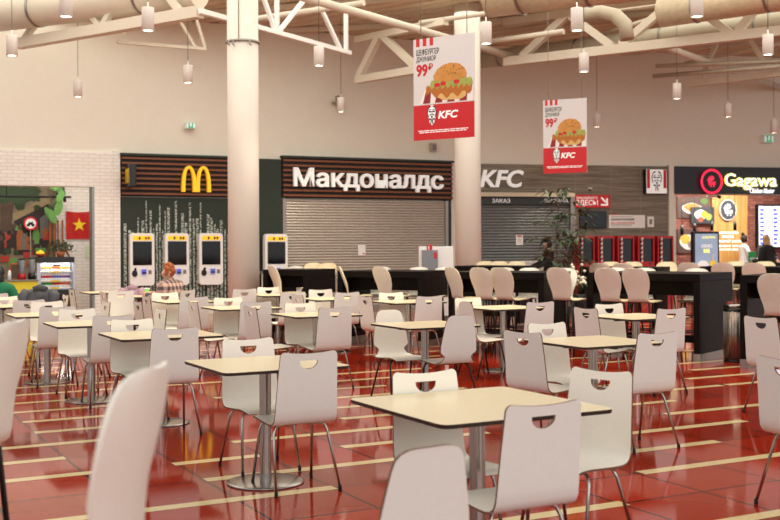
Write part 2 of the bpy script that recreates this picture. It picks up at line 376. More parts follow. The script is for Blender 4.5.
# bent duct dropping behind the truss
A = roofpt(590, 14, 6.1); e = Vector((.79, -.613, 0))
o = MB().tube([e * -.3, e * .25, e * .55 + Vector((0, 0, -.1)), e * .75 + Vector((0, 0, -.3)), e * .8 + Vector((0, 0, -.6))], .14, 16).build('bent_duct', M['duct'], None, A)
tag(o, 'short bent round duct dropping behind the heavy right truss', 'duct')
MB().tube([e * -.32, e * -.26], .155, 16).build('collar', M['plinth'], o)
# purlins under the deck
for i, (pa, pb) in enumerate((((60, 24), (300, 6)), ((300, 30), (520, 20)), ((640, 52), (780, 40)))):
    A, B = roofpt(*pa, 6.54), roofpt(*pb, 6.54); d = (B - A).normalized(); A -= d * 3; B += d * 4
    o = MB().beam((0, 0, 0), (0, (B - A).length, 0), .12, .1).build('ceiling_beam', M['steel_paint'], None, A, math.atan2(d.y, d.x) - math.pi / 2); struct(o)

# ---------------------------------------------------------------- pendant lamps
def make_lamp():
    o = empty('pendant_lamp', (0, 0, 4.5))
    MB().lathe([(.0, .32), (.083, .32), (.085, .31), (.085, .0), (.075, 0), (.072, .03), (.0, .03)], 24).build('lamp_body', M['lampwhite'], o)
    MB().lathe([(0, .012), (.072, .012), (.072, .02), (0, .02)], 20).build('diffuser', M['lampglow'], o)
    MB().lathe([(.011, .32), (.011, .4), (.0, .4)], 10).build('cable_gland', M['lampwhite'], o)
    return o
lamp = None
LAMPS = [(12, 56, 'in the top left corner beside the left truss end'), (66, 17, 'cut by the top edge above the left truss'), (78, 97, 'low against the wall over the white brick stall'),
    (148, 31, 'in front of the left truss'), (188, 83, 'directly above the small green exit sign left of the column'), (319, 66, 'between the wide column and the second lamp to its right'),
    (341, 112, 'beside the wall floodlight above the brown lettered sign'), (486, 44, 'at upper right of the burger banner'), (577, 31, 'unlit-looking above the second banner, behind the truss'),
    (584, 72, 'just above the second burger banner'), (597, 127, 'small, right of the second burger banner'), (677, 99, 'on a thick stem right of centre at far wall'),
    (697, 17, 'large, cut by the top edge in front of ducts'), (728, 117, 'small, above the neon chicken stall sign'), (768, 55, 'by the right edge below the heavy truss'), (774, 133, 'small, beside the right hand exit sign')]
for i, (px, yb, where) in enumerate(LAMPS):
    a, bb = ray(px, yb); Y = min((EYE - 4.5) / bb, 22.0 if px < 260 else 24.5 if px < 480 else 26.4); z = EYE - bb * Y
    if lamp is None: o = lamp = make_lamp(); o.location = (a * Y, Y, z)
    else: o = dup(lamp, (a * Y, Y, z), 0)
    tag(o, 'white cylinder pendant lamp ' + where, 'lamp', 'cylinder pendant lamps')
    MB().tube([(0, 0, .38), (0, 0, HC - z + .085)], .006, 6).build('cable', M['cable'], o)
    d = bpy.data.lights.new('lamp_light', 'SPOT'); d.energy = 55; d.spot_size = R(110); d.spot_blend = .6; d.color = (1, .86, .66); d.shadow_soft_size = .06
    l = bpy.data.objects.new('lamp_light', d); COL.objects.link(l); l.parent = o; l.location = (0, 0, -.02)
# ================================================================ BURGER RESTAURANT FRONT (left)
def slats(W, name, x0, y0, x1, y1, n, label):
    root, hw, hh = W.frame(name, x0, y0, x1, y1, .06)
    tag(root, label, 'sign board')
    MB().box(-hw, hw, -.05, .05, -hh, hh).build('backing_board', M['mddark'], root)
    b = MB(); st = 2 * hh / n
    for i in range(n): z = -hh + st * (i + .5); b.box(-hw, hw, -.1, -.05, z - st * .19, z + st * .19)
    b.build('slats', M['mdbrown'], root)
    MB().box(-hw - .03, hw + .03, -.12, .05, hh, hh + .05).build('top_capping', M['mdgreen'], root)
    return root, hw, hh
slats(W1, 'fascia_board', 121, 157.5, 256, 197, 8, 'brown slatted fascia carrying the golden arches, left of the column')
slats(W1, 'fascia_board', 282, 160.5, 451, 199, 8, 'brown slatted fascia behind the big white shop name letters')
# golden arches
o, hw, hh = W1.frame('arches_sign', 181.5, 166, 210.5, 192, .2)
def arch_bm(sx):
    out = []; inn = []; b = MB()
    cx = sx * hw * .5
    t = .075
    for i in range(25):
        a = math.pi * i / 24
        out.append((cx + hw * .5 * math.cos(a), -hh + 2 * hh * math.sin(a) ** .72 if 0 < i < 24 else -hh))
        inn.append((cx + (hw * .5 - t) * math.cos(a), -hh + (2 * hh - t * .75) * math.sin(a) ** .66 if 0 < i < 24 else -hh))
    for i in range(24):
        for y0, y1 in ((0, 0),):
            q = [out[i], out[i + 1], inn[i + 1], inn[i]]
            b.prism(q, -.05, .06)
    return b
tag(o, 'yellow double arch letter sign on the brown slatted fascia', 'sign')
for sx in (-1, 1): arch_bm(sx).build('arch', M['yellow'], o)
# shop name
o, hw, hh = W1.frame('shop_name_sign', 293, 169.5, 442.5, 191.5, .2); tag(o, 'large white shop name letters on the brown slatted fascia over the shutter', 'sign')
text('Макдоналдс', 'lettering', M['signwhite'], -hw, hw, -hh, hh, 0, o, bold=.018, depth=.08)
# projecting lightbox
o = empty('projecting_sign', W1.P(W1.hit(130, 176, .3)[0], .02, W1.hit(130, 176, .3)[1]), W1.phi)
tag(o, 'small black projecting lightbox with yellow arches at the fascia left end', 'sign')
MB().bbox(-.07, .07, -.62, -.05, -.25, .25, .02).build('sign_box', M['black'], o); MB().box(-.02, .02, -.06, .0, -.05, .05).build('bracket', M['blackmetal'], o)
b = MB()
for k in (-1, 1):
    for i in range(12):
        a0, a1 = math.pi * i / 12, math.pi * (i + 1) / 12
        f = lambda a, w_, h_: (k * .1 + w_ * math.cos(a), -.16 + h_ * math.sin(a) ** .6)
        q = [f(a0, .1, .32), f(a1, .1, .32), f(a1, .06, .28), f(a0, .06, .28)]
        b.add([(-.073, -.33 + x, z) for x, z in q], [(0, 1, 2, 3)])
b.build('arches', M['yellow'], o)
# green wall of vertical words
def green_wall(name, x0, x1, y0, y1, label):
    o, hw, hh = panel(W1, name, x0, y0, x1, y1, .0, .05, M['mdgreen'])
    m = MATS.get('vertical_words')
    if not m:
        m = bpy.data.materials.new('vertical_words'); m.use_nodes = True; MATS['vertical_words'] = m; nt = m.node_tree; bs = nt.nodes['Principled BSDF']
        tc = nt.nodes.new('ShaderNodeTexCoord'); mp = nt.nodes.new('ShaderNodeMapping'); mp.inputs[3].default_value = (22, 1, 34); vo = nt.nodes.new('ShaderNodeTexNoise'); vo.inputs['Scale'].default_value = 1; vo.inputs['Detail'].default_value = 1
        cr_ = nt.nodes.new('ShaderNodeValToRGB'); cr_.color_ramp.elements[0].color = lin('18221b'); cr_.color_ramp.elements[1].color = lin('bfc7bb'); cr_.color_ramp.elements[0].position = .44; cr_.color_ramp.elements[1].position = .54
        for a_, c_ in ((tc.outputs['Object'], mp.inputs[0]), (mp.outputs[0], vo.inputs['Vector']), (vo.outputs['Fac'], cr_.inputs[0]), (cr_.outputs[0], bs.inputs['Base Color'])): nt.links.new(a_, c_)
    rnd = random.Random(5); b = MB(); x = -hw + .06
    while x < hw - .05:
        top = hh - rnd.uniform(.05, .9); wd = rnd.choice((.03, .045, .06))
        b.box(x, x + wd, -.055, -.05, -hh, top); x += wd + rnd.choice((.02, .03, .04, .06))
    b.build('word_columns', m, o); return tag(o, label, 'wall panel')
green_wall('order_wall', 121, 258, 198, 300, 'dark green order wall with columns of pale vertical words behind the kiosks')
o, hw, hh = panel(W1, 'pilaster_panel', 259.5, 159, 281.5, 330, 0, .1, M['mdgreen']); tag(o, 'plain dark green pilaster panel between column and shutter', 'wall panel')
o, hw, hh = panel(W1, 'pilaster_panel', 445.5, 199.5, 451.5, 330, 0, .1, M['black']); tag(o, 'narrow black post right of the wide shutter', 'wall panel')
# shutters
def shutter(W, x0, y0, x1, label, m, n=40):
    a0, a1, _, z1 = W.rect(x0, y0, x1, y0 + 1, .02); hw = (a1 - a0) / 2
    root = empty('roller_shutter', W.P((a0 + a1) / 2, .03, 0), W.phi); tag(root, label, 'shutter'); b = MB(); st = z1 / n; vs = []
    for i in range(n):
        for f_, y in ((.0, -.01), (.15, -.035), (.5, -.045), (.85, -.035), (1.0, -.01)): vs.append((i * st + f_ * st, y))
    b.add([(x, y, z) for z, y in vs for x in (-hw, hw)], [(2 * i, 2 * i + 1, 2 * i + 3, 2 * i + 2) for i in range(len(vs) - 1)], 0)
    b.build('slat_curtain', m, root)
    for s_ in (-1, 1): MB().box(s_ * hw - .04, s_ * hw + .04, -.09, .0, 0, z1).build('guide_rail', M['plinth'], root)
    MB().box(-hw, hw, -.09, 0, 0, .09).build('bottom_bar', M['plinth'], root)
    return root
shutter(W1, 283, 200, 445, 'wide closed metal roller shutter under the white shop name letters', mat('shutter_metal', 'bcb5a9', .38, metal=.25, var=.06, scale=4))
o, hw, hh = panel(W1, 'notice_sheet', 358, 245, 365.5, 255.5, .09, .004, M['paper']); tag(o, 'small white paper notice taped to the wide shutter', 'notice')
MB().box(hw * .2, hw * .8, -.006, -.004, -hh * .7, -hh * .5).build('red_mark', M['textred'], o)
# self order kiosks
def kiosk(px0, px1, y0, y1, label, stand=False):
    root, hw, hh = W1.frame('order_kiosk', px0, y0, px1, y1, .3 if stand else .1); tag(root, label, 'order kiosk', 'self-order kiosks')
    b = MB(); b.prism(rrect(-hw, hw, -hh, hh, .07), -.12, .05); b.build('body', M['white'], root)
    sw = hw * .78
    MB().prism(rrect(-sw, sw, hh - .155, hh - .06, .02), -.126, -.12).build('menu_header', M['yellow'], root)
    b = MB()
    for x in (-.08, .06, .12): b.box(x, x + .04, -.129, -.126, hh - .14, hh - .08)
    b.build('header_print', M['textblack'], root)
    zb = hh - 1.0 * hh * 1.22
    MB().box(-sw, sw, -.128, -.12, zb - .0, hh - .18).build('screen', M['screen'], root)
    t = MB().box(-.02, .08, -.16, -.12, zb - .2, zb - .09).build('card_terminal', mat('terminal_blue', '5a62c8', .3, emit=.3), root)
    MB().box(-.012, .072, -.165, -.16, zb - .185, zb - .15).build('keypad', M['textblack'], t)
    b = MB(); b.prism(ellipse(-.17, zb - .18, .06, .075, 14), -.14, -.12); b.build('scanner', M['black'], root); b = MB(); b.prism(ellipse(-.155, zb - .09, .025, .035, 10), -.14, -.12); b.build('scanner_window', M['screen'], root)
    MB().box(.13, .2, -.125, -.12, zb - .2, zb - .11).build('receipt_slot', M['textgrey'], root)
    if stand: MB().box(-hw * .6, hw * .6, -.1, .03, -root.location.z, -hh).build('stand', M['white'], root); MB().box(-hw, hw, -.25, .15, -root.location.z, -root.location.z + .03).build('foot_plate', M['plinth'], root)
kiosk(129, 153.3, 233.2, 285.5, 'white order kiosk, leftmost of three on the green wall')
kiosk(164, 187.8, 233.2, 285, 'white order kiosk, middle one of three, behind the seated red-haired woman')
kiosk(198, 221.5, 233.2, 284.5, 'white order kiosk on the green wall beside the wide column')
kiosk(263.5, 286, 234, 283, 'white order kiosk right of the column by the shutter edge', True)
# white service counter between kiosk and bar
o = empty('service_counter', W1.P(W1.hit(280, 268, 1.4)[0], 1.4), W1.phi); tag(o, 'low grey and white service counter right of the wide column', 'counter')
MB().box(-.36, .42, -.2, .2, 0, .92).build('body', M['white'], o); MB().bbox(-.4, .46, -.24, .24, .92, .98, .01).build('worktop', M['plinth'], o)
MB().box(-.02, .44, -.26, -.24, .72, 1.02).build('glass_front', mat('grey_glass', '8f9a98', .15, var=.1), o)

# fire point partition
o = empty('white_partition', Vector((ray(436, 250)[0] * 22.0, 22.0, 0)), R(2)); tag(o, 'low white partition panel with fire cabinet left of second column', 'partition')
hw = 17.2 / (F / 22.0); zt = EYE - (246.2 - 245) * 22 / F
MB().bbox(-hw, hw, -.05, .05, 0, zt, .01).build('board', M['white'], o)
MB().box(-hw, hw, -.055, -.05, 0, .1).build('kick_strip', M['plinth'], o)
c_ = empty('fire_cabinet', o.location + Vector((-.13, -.052, .98)), R(2)); tag(c_, 'grey fire hose cabinet door fixed to the low white partition', 'cabinet')
MB().bbox(-.16, .16, -.08, 0, -.45, .45, .008).build('door', mat('cabinet_grey', '84868a', .4, metal=.3), c_)
MB().box(.08, .14, -.085, -.08, .28, .4).build('fire_sticker', M['red'], c_); MB().box(-.12, -.08, -.1, -.08, -.1, .0).build('handle', M['red'], c_)
b = MB(); b.prism(rrect(-.05, .06, -.05, .07, .01), -.02, 0); f_ = b.build('fire_sign', M['red'], None, o.location + Vector((-.14, -.052, 1.47)), R(2)); tag(f_, 'small red fire sign above the grey fire cabinet', 'sign')
MB().box(-.02, .0, -.024, -.02, -.03, .04).build('symbol', M['white'], f_)

# wall mounted bits
def exit_sign(W, px0, y0, px1, y1, label):
    o, hw, hh = W.frame('exit_sign', px0, y0, px1, y1, .14); tag(o, label, 'sign')
    MB().bbox(-hw, hw, -.04, .14, -hh, hh, .01).build('housing', M['white'], o); MB().box(-hw * .9, hw * .9, -.045, -.04, -hh * .85, hh * .85).build('green_face', M['green'], o)
    b = MB(); b.box(-hw * .1, hw * .05, -.048, -.045, -hh * .6, hh * .3); b.prism(ellipse(-hw * .02, hh * .5, .025, .025, 10), -.048, -.045); b.box(-hw * .35, hw * .3, -.048, -.045, -hh * .05, hh * .1); b.box(hw * .45, hw * .8, -.048, -.045, -hh * .7, hh * .7); b.box(-hw * .85, -hw * .5, -.048, -.045, -hh * .7, hh * .7)
    b.build('running_figure', M['signwhite'], o)
exit_sign(W1, 185.3, 122.5, 195.5, 129, 'small green exit sign high on the wall left of the wide column')
exit_sign(W2, 763, 135, 773.5, 143, 'small green exit sign at right above the neon chicken stall')
o, hw, hh = W1.frame('wall_speaker', 429.3, 143, 434.3, 151.5, .02); tag(o, 'small grey speaker box high on wall below the burger banner', 'speaker')
MB().bbox(-hw, hw, -.14, .0, -hh, hh, .01).build('cabinet', M['duct'], o); MB().box(-hw * .8, hw * .8, -.144, -.14, -hh * .8, hh * .6).build('grille', M['textgrey'], o)
o, hw, hh = W1.frame('wall_floodlight', 331, 98, 335.5, 109, .02); tag(o, 'small grey wall bracket floodlight behind a white pendant lamp', 'light')
MB().box(-.03, .03, -.3, 0, -.02, .03).build('arm', M['cable'], o); MB().bbox(-.07, .07, -.42, -.28, -.1, .14, .01).build('head', M['cable'], o)

# ================================================================ STREET FOOD STALL (far left)
dA = -RD + .02
def stall(px, py, d=dA): a, z = W1.hit(px, py, d); return W1.P(a, d, z)
# mural: a painted street market
x0, x1, y0, y1 = -70, 56, 186, 300
a0, a1, z0, z1 = W1.rect(x0, y0, x1, y1, dA + .04); hw, hh = (a1 - a0) / 2, (z1 - z0) / 2
mur = MB().box(-hw, hw, -.03, 0, -hh, hh).build('mural_panel', mat('mural_ochre', '7d6f58', .7, var=.45, scale=5), None, W1.P((a0 + a1) / 2, dA, (z0 + z1) / 2), W1.phi)
tag(mur, 'painted street market mural on the stall back wall, far left', 'mural')
mpos = lambda px, py: ((W1.hit(px, py, dA + .04)[0] - (a0 + a1) / 2), W1.hit(px, py, dA + .04)[1] - (z0 + z1) / 2)
def mpoly(name, pts, m, lay): b = MB(); b.prism([mpos(*p) for p in pts], -.03 - .004 * lay, -.03); return b.build(name, m, mur)
mg, md_, mo, mb = mat('mural_green', '2b3f1f', .7, var=.5, scale=18), mat('mural_dark', '2a1d1a', .7, var=.3, scale=12), mat('mural_orange', '9a5426', .7, var=.4, scale=14), mat('mural_bark', '4f3d2e', .7, var=.4, scale=12)
mlg, mrd, mgy = mat('mural_light_green', '5f9145', .7, var=.3), mat('mural_red', 'a33224', .7, var=.2), mat('mural_grey', '66655f', .7, var=.3)
mpoly('painted_house', [(14, 213), (48, 203), (50, 206), (50, 255), (14, 255)], md_, 1)
mpoly('painted_roof', [(12, 214), (49, 196), (50, 203), (14, 221)], mat('mural_cream', '8e7c58', .7, var=.25), 2)
mpoly('painted_doorway', [(40, 218), (49, 212), (49, 254), (40, 254)], mgy, 2)
mpoly('painted_tree_trunk', [(0, 200), (14, 200), (12, 222), (15, 248), (2, 248), (0, 240)], mb, 3)
for i, (cx, cy, rx, ry) in enumerate(((6, 193, 18, 10), (28, 193, 12, 9), (20, 203, 6, 7), (-20, 196, 22, 14))): mpoly('painted_foliage', [(cx + rx * math.cos(t) * (1 + .15 * math.sin(5 * t)), cy - ry * math.sin(t) * (1 + .15 * math.cos(7 * t))) for t in [2 * math.pi * k / 24 for k in range(24)]], mg, 4 + .2 * i)
rnd = random.Random(11)
for i, (x, y, h_, m_) in enumerate(((4, 236, 20, mo), (9, 238, 18, mrd), (14, 234, 26, md_), (20, 236, 28, mo), (25, 238, 24, mgy), (29, 240, 20, mo), (36, 234, 20, mlg), (46, 234, 12, mrd), (18, 226, 9, mlg), (1, 244, 20, md_))):
    f_ = mpoly('painted_figure', [(x - 3, y + h_ * .5), (x - 3.6, y), (x - 2.2, y - h_ * .22), (x + 2.2, y - h_ * .22), (x + 3.6, y), (x + 3, y + h_ * .5)], m_, 5 + .1 * i)
    hx, hz = mpos(x, y - h_ * .3); hb = MB(); hb.prism(ellipse(hx, hz, .05, .06, 12), -.056, -.03); hb.build('painted_head', rnd.choice((mo, mb, md_)), f_)
for i, (x, y, m_) in enumerate(((12, 260, mlg), (28, 254, mrd), (15, 265, mo), (40, 250, mlg), (26, 262, mo), (5, 258, mrd), (34, 258, mgy))): mpoly('painted_basket', [(x - 5, y - 2), (x + 5, y - 2), (x + 4, y + 4), (x - 4, y + 4)], m_, 7 + .1 * i)
for i in range(26):
    x, y, s_ = rnd.uniform(-2, 54), rnd.uniform(228, 268), rnd.uniform(2, 4.5); m_ = rnd.choice((md_, md_, mo, mg, mrd, mgy, mlg, mb))
    mpoly('painted_dab', [(x + s_ * math.cos(t) * (1 + .3 * math.sin(3 * t + i)), y - s_ * 1.2 * math.sin(t) * (1 + .25 * math.cos(4 * t + i))) for t in [2 * math.pi * k / 12 for k in range(12)]], m_, 4.5 + .05 * i)
for i in range(14):
    x, y, s_ = rnd.uniform(-2, 40), rnd.uniform(188, 208), rnd.uniform(3, 6)
    mpoly('painted_leaf_clump', [(x + s_ * math.cos(t) * (1 + .3 * math.sin(5 * t + i)), y - s_ * .8 * math.sin(t) * (1 + .3 * math.cos(6 * t + i))) for t in [2 * math.pi * k / 18 for k in range(18)]], mg, 5 + .05 * i)
# round no-motorbike sign
sp = stall(30.5, 223.5, dA + .12); o = empty('round_road_sign', sp, W1.phi); tag(o, 'round red-ringed road sign with dark motorbike in front of the mural', 'sign')
b = MB(); b.prism(ellipse(0, 0, .14, .14), -.02, .0); b.build('face', M['white'], o)
b = MB()
for i in range(28):
    t0, t1 = 2 * math.pi * i / 28, 2 * math.pi * (i + 1) / 28
    b.prism([(.15 * math.cos(t0), .15 * math.sin(t0)), (.15 * math.cos(t1), .15 * math.sin(t1)), (.115 * math.cos(t1), .115 * math.sin(t1)), (.115 * math.cos(t0), .115 * math.sin(t0))], -.03, -.005)
b.build('red_ring', M['red'], o)
b = MB(); b.prism(ellipse(-.05, -.035, .035, .035, 12), -.026, -.02); b.prism(ellipse(.05, -.035, .035, .035, 12), -.027, -.02); b.prism([(-.06, -.03), (-.03, .04), (0, .02), (.04, .05), (.06, -.03)], -.028, -.02); b.build('motorbike_symbol', M['textblack'], o)
MB().tube([(0, .01, -.14), (0, .01, -1.3)], .012, 8).build('post', M['cable'], o)
# flag
a0, a1, z0, z1 = W1.rect(66.5, 211, 92.5, 239, dA + .1); hw, hh = (a1 - a0) / 2, (z1 - z0) / 2
N_ = 14; vs = []; fs = []
for i in range(N_ + 1):
    for j in range(N_ + 1):
        x = -hw + 2 * hw * i / N_; z = -hh + 2 * hh * j / N_; sag = -.03 * math.sin(math.pi * i / N_) * (j / N_)
        vs.append((x, -.03 - .018 * math.sin(i * .9 + j * .35), z + sag))
for i in range(N_):
    for j in range(N_): fs.append((i * (N_ + 1) + j, (i + 1) * (N_ + 1) + j, (i + 1) * (N_ + 1) + j + 1, i * (N_ + 1) + j + 1))
fl = empty('flag', W1.P((a0 + a1) / 2, dA, (z0 + z1) / 2), W1.phi); tag(fl, 'red flag with a yellow star hung on the white brick stall wall', 'flag')
MB().add(vs, fs, 0, True).build('cloth', mat('flag_red', 'c01a14', .7, var=.06), fl)
b = MB(); sr_ = hh * .5; b.prism([((sr_ if k % 2 == 0 else sr_ * .4) * math.sin(math.pi * k / 5), (sr_ if k % 2 == 0 else sr_ * .4) * math.cos(math.pi * k / 5)) for k in range(10)], -.056, -.05); b.build('star', mat('flag_yellow', 'f5d51e', .6, var=.03), fl)
o, hw, hh = panel(W1, 'mint_notice', 85, 246, 92.5, 257.5, dA, .01, mat('mint_paper', 'cfe0b8', .7)); tag(o, 'pale green paper notice below the red flag', 'notice')
# black rail and the hanging paper leaves
p0, p1 = stall(-10, 196, dA + .35), stall(71, 195.3, dA + .35)
o = MB().tube([(0, 0, 0), ((p1 - p0).length, 0, 0)], .022, 8).build('ceiling_rail', M['blackmetal'], None, p0, W1.phi); tag(o, 'thin black track rail across the stall above the mural', 'rail')
for q in (.2, .9): MB().tube([((p1 - p0).length * q, 0, 0), ((p1 - p0).length * q, 0, 3.2 - p0.z)], .008, 6).build('hanger', M['blackmetal'], o)
MB().lathe([(0, -.09), (.035, -.09), (.03, 0), (0, 0)], 10, 0, ((p1 - p0).length * .92, 0, -.02)).build('spot_head', M['blackmetal'], o)
o = empty('hanging_greenery', stall(56, 190, dA + .25), W1.phi); tag(o, 'bunch of green paper leaves hanging from the stall rail beside the flag', 'decoration'); rnd = random.Random(4)
MB().tube([(0, 0, .35), (0, 0, -.5)], .01, 6).build('string', M['cable'], o)
for i in range(16):
    cx, cz = rnd.uniform(-.16, .14), rnd.uniform(-.62, .14); a = rnd.uniform(-.9, .9); L_ = rnd.uniform(.12, .2)
    if cz < -.45: cx = -.12 + rnd.uniform(-.06, .03); L_ = .17; a = .4
    pts = [(L_ * .5 * math.sin(t) * (1.0 if i % 2 else .75), L_ * -math.cos(t)) for t in [2 * math.pi * k / 12 for k in range(12)]]
    b = MB(); b.prism([(cx + x * math.cos(a) - z * math.sin(a), cz + x * math.sin(a) + z * math.cos(a)) for x, z in pts], -.05 - .012 * i, -.04 - .012 * i); b.build('leaf', mlg if rnd.random() < .55 else mg, o)
# bamboo ladder like pole stack beside it
o = empty('bamboo_trellis', stall(58, 262, dA + .1), W1.phi); tag(o, 'leaning orange bamboo trellis below the hanging green leaves', 'trellis')
for x, t in ((-.17, -.1), (-.08, .0), (.0, .12), (.1, .2)): MB().tube([(x + t, 0, 0), (x, -.01, .45), (x, -.015, .95)], .022, 8).build('cane', mo, o)
MB().beam((-.2, -.03, .3), (.2, -.03, .22), .02, .03).build('cross_cane', mo, o)
# drinks fridge
fx0, fx1, fd = 38.5, 74.5, .35
a0, a1, z0, z1 = W1.rect(fx0, 257, fx1, 292, fd); hw = (a1 - a0) / 2; zt = z1
fr = empty('drinks_fridge', W1.P((a0 + a1) / 2, fd, 0), W1.phi); tag(fr, 'glass-fronted black drinks fridge lit inside, below the red flag', 'fridge')
hb = .62
b = MB(); b.box(-hw, hw, 0, .6, 0, hb); b.box(-hw, hw, -.02, .6, zt - .12, zt); b.build('cabinet', M['black'], fr)
b = MB(); b.box(-hw + .04, hw - .04, .55, .6, hb, zt - .12); b.build('back_wall', mat('fridge_liner', 'dfe6f2', .4, emit=.5, var=.02), fr)
for s_ in (-1, 1): MB().box(s_ * hw - .03, s_ * hw + .03, 0, .6, hb, zt - .12).build('side_frame', mat('fridge_silver', 'b9bcc0', .35, metal=.6), fr)
b = MB(); b.box(-.08, .08, -.025, -.02, zt - .2, zt - .16); b.build('price_display', M['black'], fr)
H_ = zt - .12 - hb
shz = [hb + .06, hb + H_ * .36, hb + H_ * .69]
cols = ['d4571e', '2f9a58', 'c01a2a', '4a5fb8', 'e0a21a', '7a3f9a', 'f0f0e8']
bp = None
for r_, z in enumerate(shz):
    MB().box(-hw + .04, hw - .04, .05, .54, z - .02, z).build('shelf', M['white'], fr)
    MB().box(-hw + .25, hw - .3, .03, .05, z - .035, z + .0).build('price_rail', mat('price_yellow', 'dcc02a', .5), fr)
drink = {}
rnd = random.Random(9)
for r_, z in enumerate(shz):
    for k in range(11):
        x = -hw + .1 + (2 * hw - .2) * k / 10; c = [('2f9a58', 'c01a2a', 'd4571e'), ('c01a2a', '4a5fb8', '7a3f9a'), ('e0a21a', 'd4571e', 'e0a21a')][r_][0 if (k < 4) else (1 if k < 7 else 2)]
        wp = W1.P((a0 + a1) / 2 + x, fd - .14, z)
        if c not in drink:
            o = empty('drink_bottle', wp, W1.phi); MB().lathe([(0, 0), (.03, 0), (.032, .02), (.032, .12), (.013, .17), (.013, .19), (0, .19)], 12).build('bottle', mat('clear_plastic', 'dfe6e8', .2), o)
            MB().lathe([(.0325, .05), (.0335, .05), (.0335, .1), (.0325, .1)], 12).build('label', mat('drink_' + c, c, .3), o); MB().lathe([(0, .205), (.014, .205), (.014, .185), (0, .185)], 10).build('cap', mat('drink_' + c, c, .3), o); drink[c] = o
        else: o = dup(drink[c], wp, W1.phi)
        nm = {'2f9a58': 'green', 'c01a2a': 'red', 'd4571e': 'orange', '4a5fb8': 'blue', '7a3f9a': 'purple', 'e0a21a': 'amber'}[c]
        tag(o, '%s drink bottle on the %s shelf of the lit fridge' % (nm, ('bottom', 'middle', 'top')[r_]), 'bottle', '%s bottles on the %s fridge shelf' % (nm, ('bottom', 'middle', 'top')[r_]))
d = bpy.data.lights.new('fridge_light', 'AREA'); d.energy = 3; d.size = .7; d.size_y = .05; d.shape = 'RECTANGLE'; l = bpy.data.objects.new('fridge_light', d); COL.objects.link(l); l.parent = fr; l.location = (0, .1, zt - .13)
# potted herbs on the fridge
o = empty('potted_herb', W1.P((a0 + a1) / 2 + .12, fd - .25, zt), W1.phi); tag(o, 'bushy potted herb standing on top of the drinks fridge', 'plant'); rnd = random.Random(2)
MB().lathe([(0, 0), (.07, 0), (.09, .1), (.08, .1), (0, .09)], 14).build('pot', mo, o); b = MB()
for i in range(150):
    t, r_ = rnd.uniform(0, 6.28), rnd.uniform(0, .3); x, y, z = r_ * math.cos(t), r_ * .6 * math.sin(t), .1 + rnd.uniform(0, .26) * (1 - r_ * 1.8) + .02; q = rnd.uniform(0, 6.28); s_ = .045
    b.add([(x, y, z), (x + s_ * math.cos(q), y, z + s_ * .5), (x + s_ * 1.6 * math.cos(q), y + .02, z + s_ * math.sin(q)), (x + s_ * math.cos(q + .6), y + .01, z - s_ * .3)], [(0, 1, 2, 3)])
b.build('leaves', mat('herb_green', '3e5236', .6, var=.4), o)
o = empty('flower_bowl', W1.P((a0 + a1) / 2 - .3, fd - .2, zt), W1.phi); tag(o, 'small bowl of yellow fruit on the left of the drinks fridge top', 'bowl')
MB().lathe([(0, 0), (.05, 0), (.12, .07), (.11, .07), (.05, .015), (0, .015)], 16).build('bowl', mrd, o)
for i in range(7):
    t = i * .9; q = MB().sphere((.055 * math.cos(t) * (i > 0), .055 * math.sin(t) * (i > 0), .08 + .03 * (i == 0)), .04).build('lemon', M['yellow'], None, o.location, W1.phi); tag(q, 'yellow lemon in the red bowl on the drinks fridge', 'lemon', 'lemons in the red bowl')
# yellow counter
a0, a1, z0, z1 = W1.rect(-60, 280.5, 38, 300, .75); hw = (a1 - a0) / 2
o = empty('stall_counter', W1.P((a0 + a1) / 2, .75, 0), W1.phi); tag(o, 'bright yellow stall counter at the far left behind the seated person', 'counter')
MB().box(-hw, hw, 0, .5, 0, z1 - .03).build('front', mat('counter_yellow', 'd9cc25', .5, var=.1, scale=4), o); MB().bbox(-hw - .02, hw + .02, -.03, .52, z1 - .03, z1, .008).build('worktop', mat('counter_grey', '7b7a72', .4), o)
cz = z1
def counter_thing(px, name, label, cat, build):
    o = empty(name, W1.P(W1.hit(px, 275, .5)[0], .5, cz), W1.phi); tag(o, label, cat); build(o); return o
counter_thing(22, 'blender_jug', 'clear blender with red base on the yellow counter', 'blender', lambda o: (MB().lathe([(0, 0), (.08, 0), (.075, .12), (0, .12)], 14).build('base', M['redgloss'], o), MB().lathe([(.05, .12), (.075, .4), (.0, .41)], 14).build('jug', mat('smoke_plastic', '6d7276', .2), o), MB().lathe([(0, .4), (.07, .4), (.05, .44), (0, .44)], 14).build('lid', M['black'], o)))
counter_thing(32, 'blender_jug', 'clear blender with black base beside the drinks fridge', 'blender', lambda o: (MB().lathe([(0, 0), (.085, 0), (.08, .14), (0, .14)], 14).build('base', M['black'], o), MB().lathe([(.05, .14), (.07, .42), (.0, .43)], 14).build('jug', mat('smoke_plastic', '6d7276', .2), o), MB().lathe([(0, .42), (.065, .42), (.05, .45), (0, .45)], 14).build('lid', M['black'], o)))
counter_thing(15, 'portrait_board', 'small orange framed portrait board on the yellow counter', 'picture', lambda o: (MB().bbox(-.1, .1, 0, .03, 0, .34, .01).build('frame', mo, o), MB().box(-.075, .075, -.004, 0, .03, .31).build('picture', mb, o)))
counter_thing(9.5, 'sauce_bottle', 'white sauce bottle at the left of the yellow counter', 'bottle', lambda o: (MB().lathe([(0, 0), (.035, 0), (.035, .14), (.012, .2), (0, .2)], 12).build('bottle', M['white'], o), MB().lathe([(0, .23), (.008, .23), (.014, .2), (0, .2)], 8).build('cap', M['red'], o)))

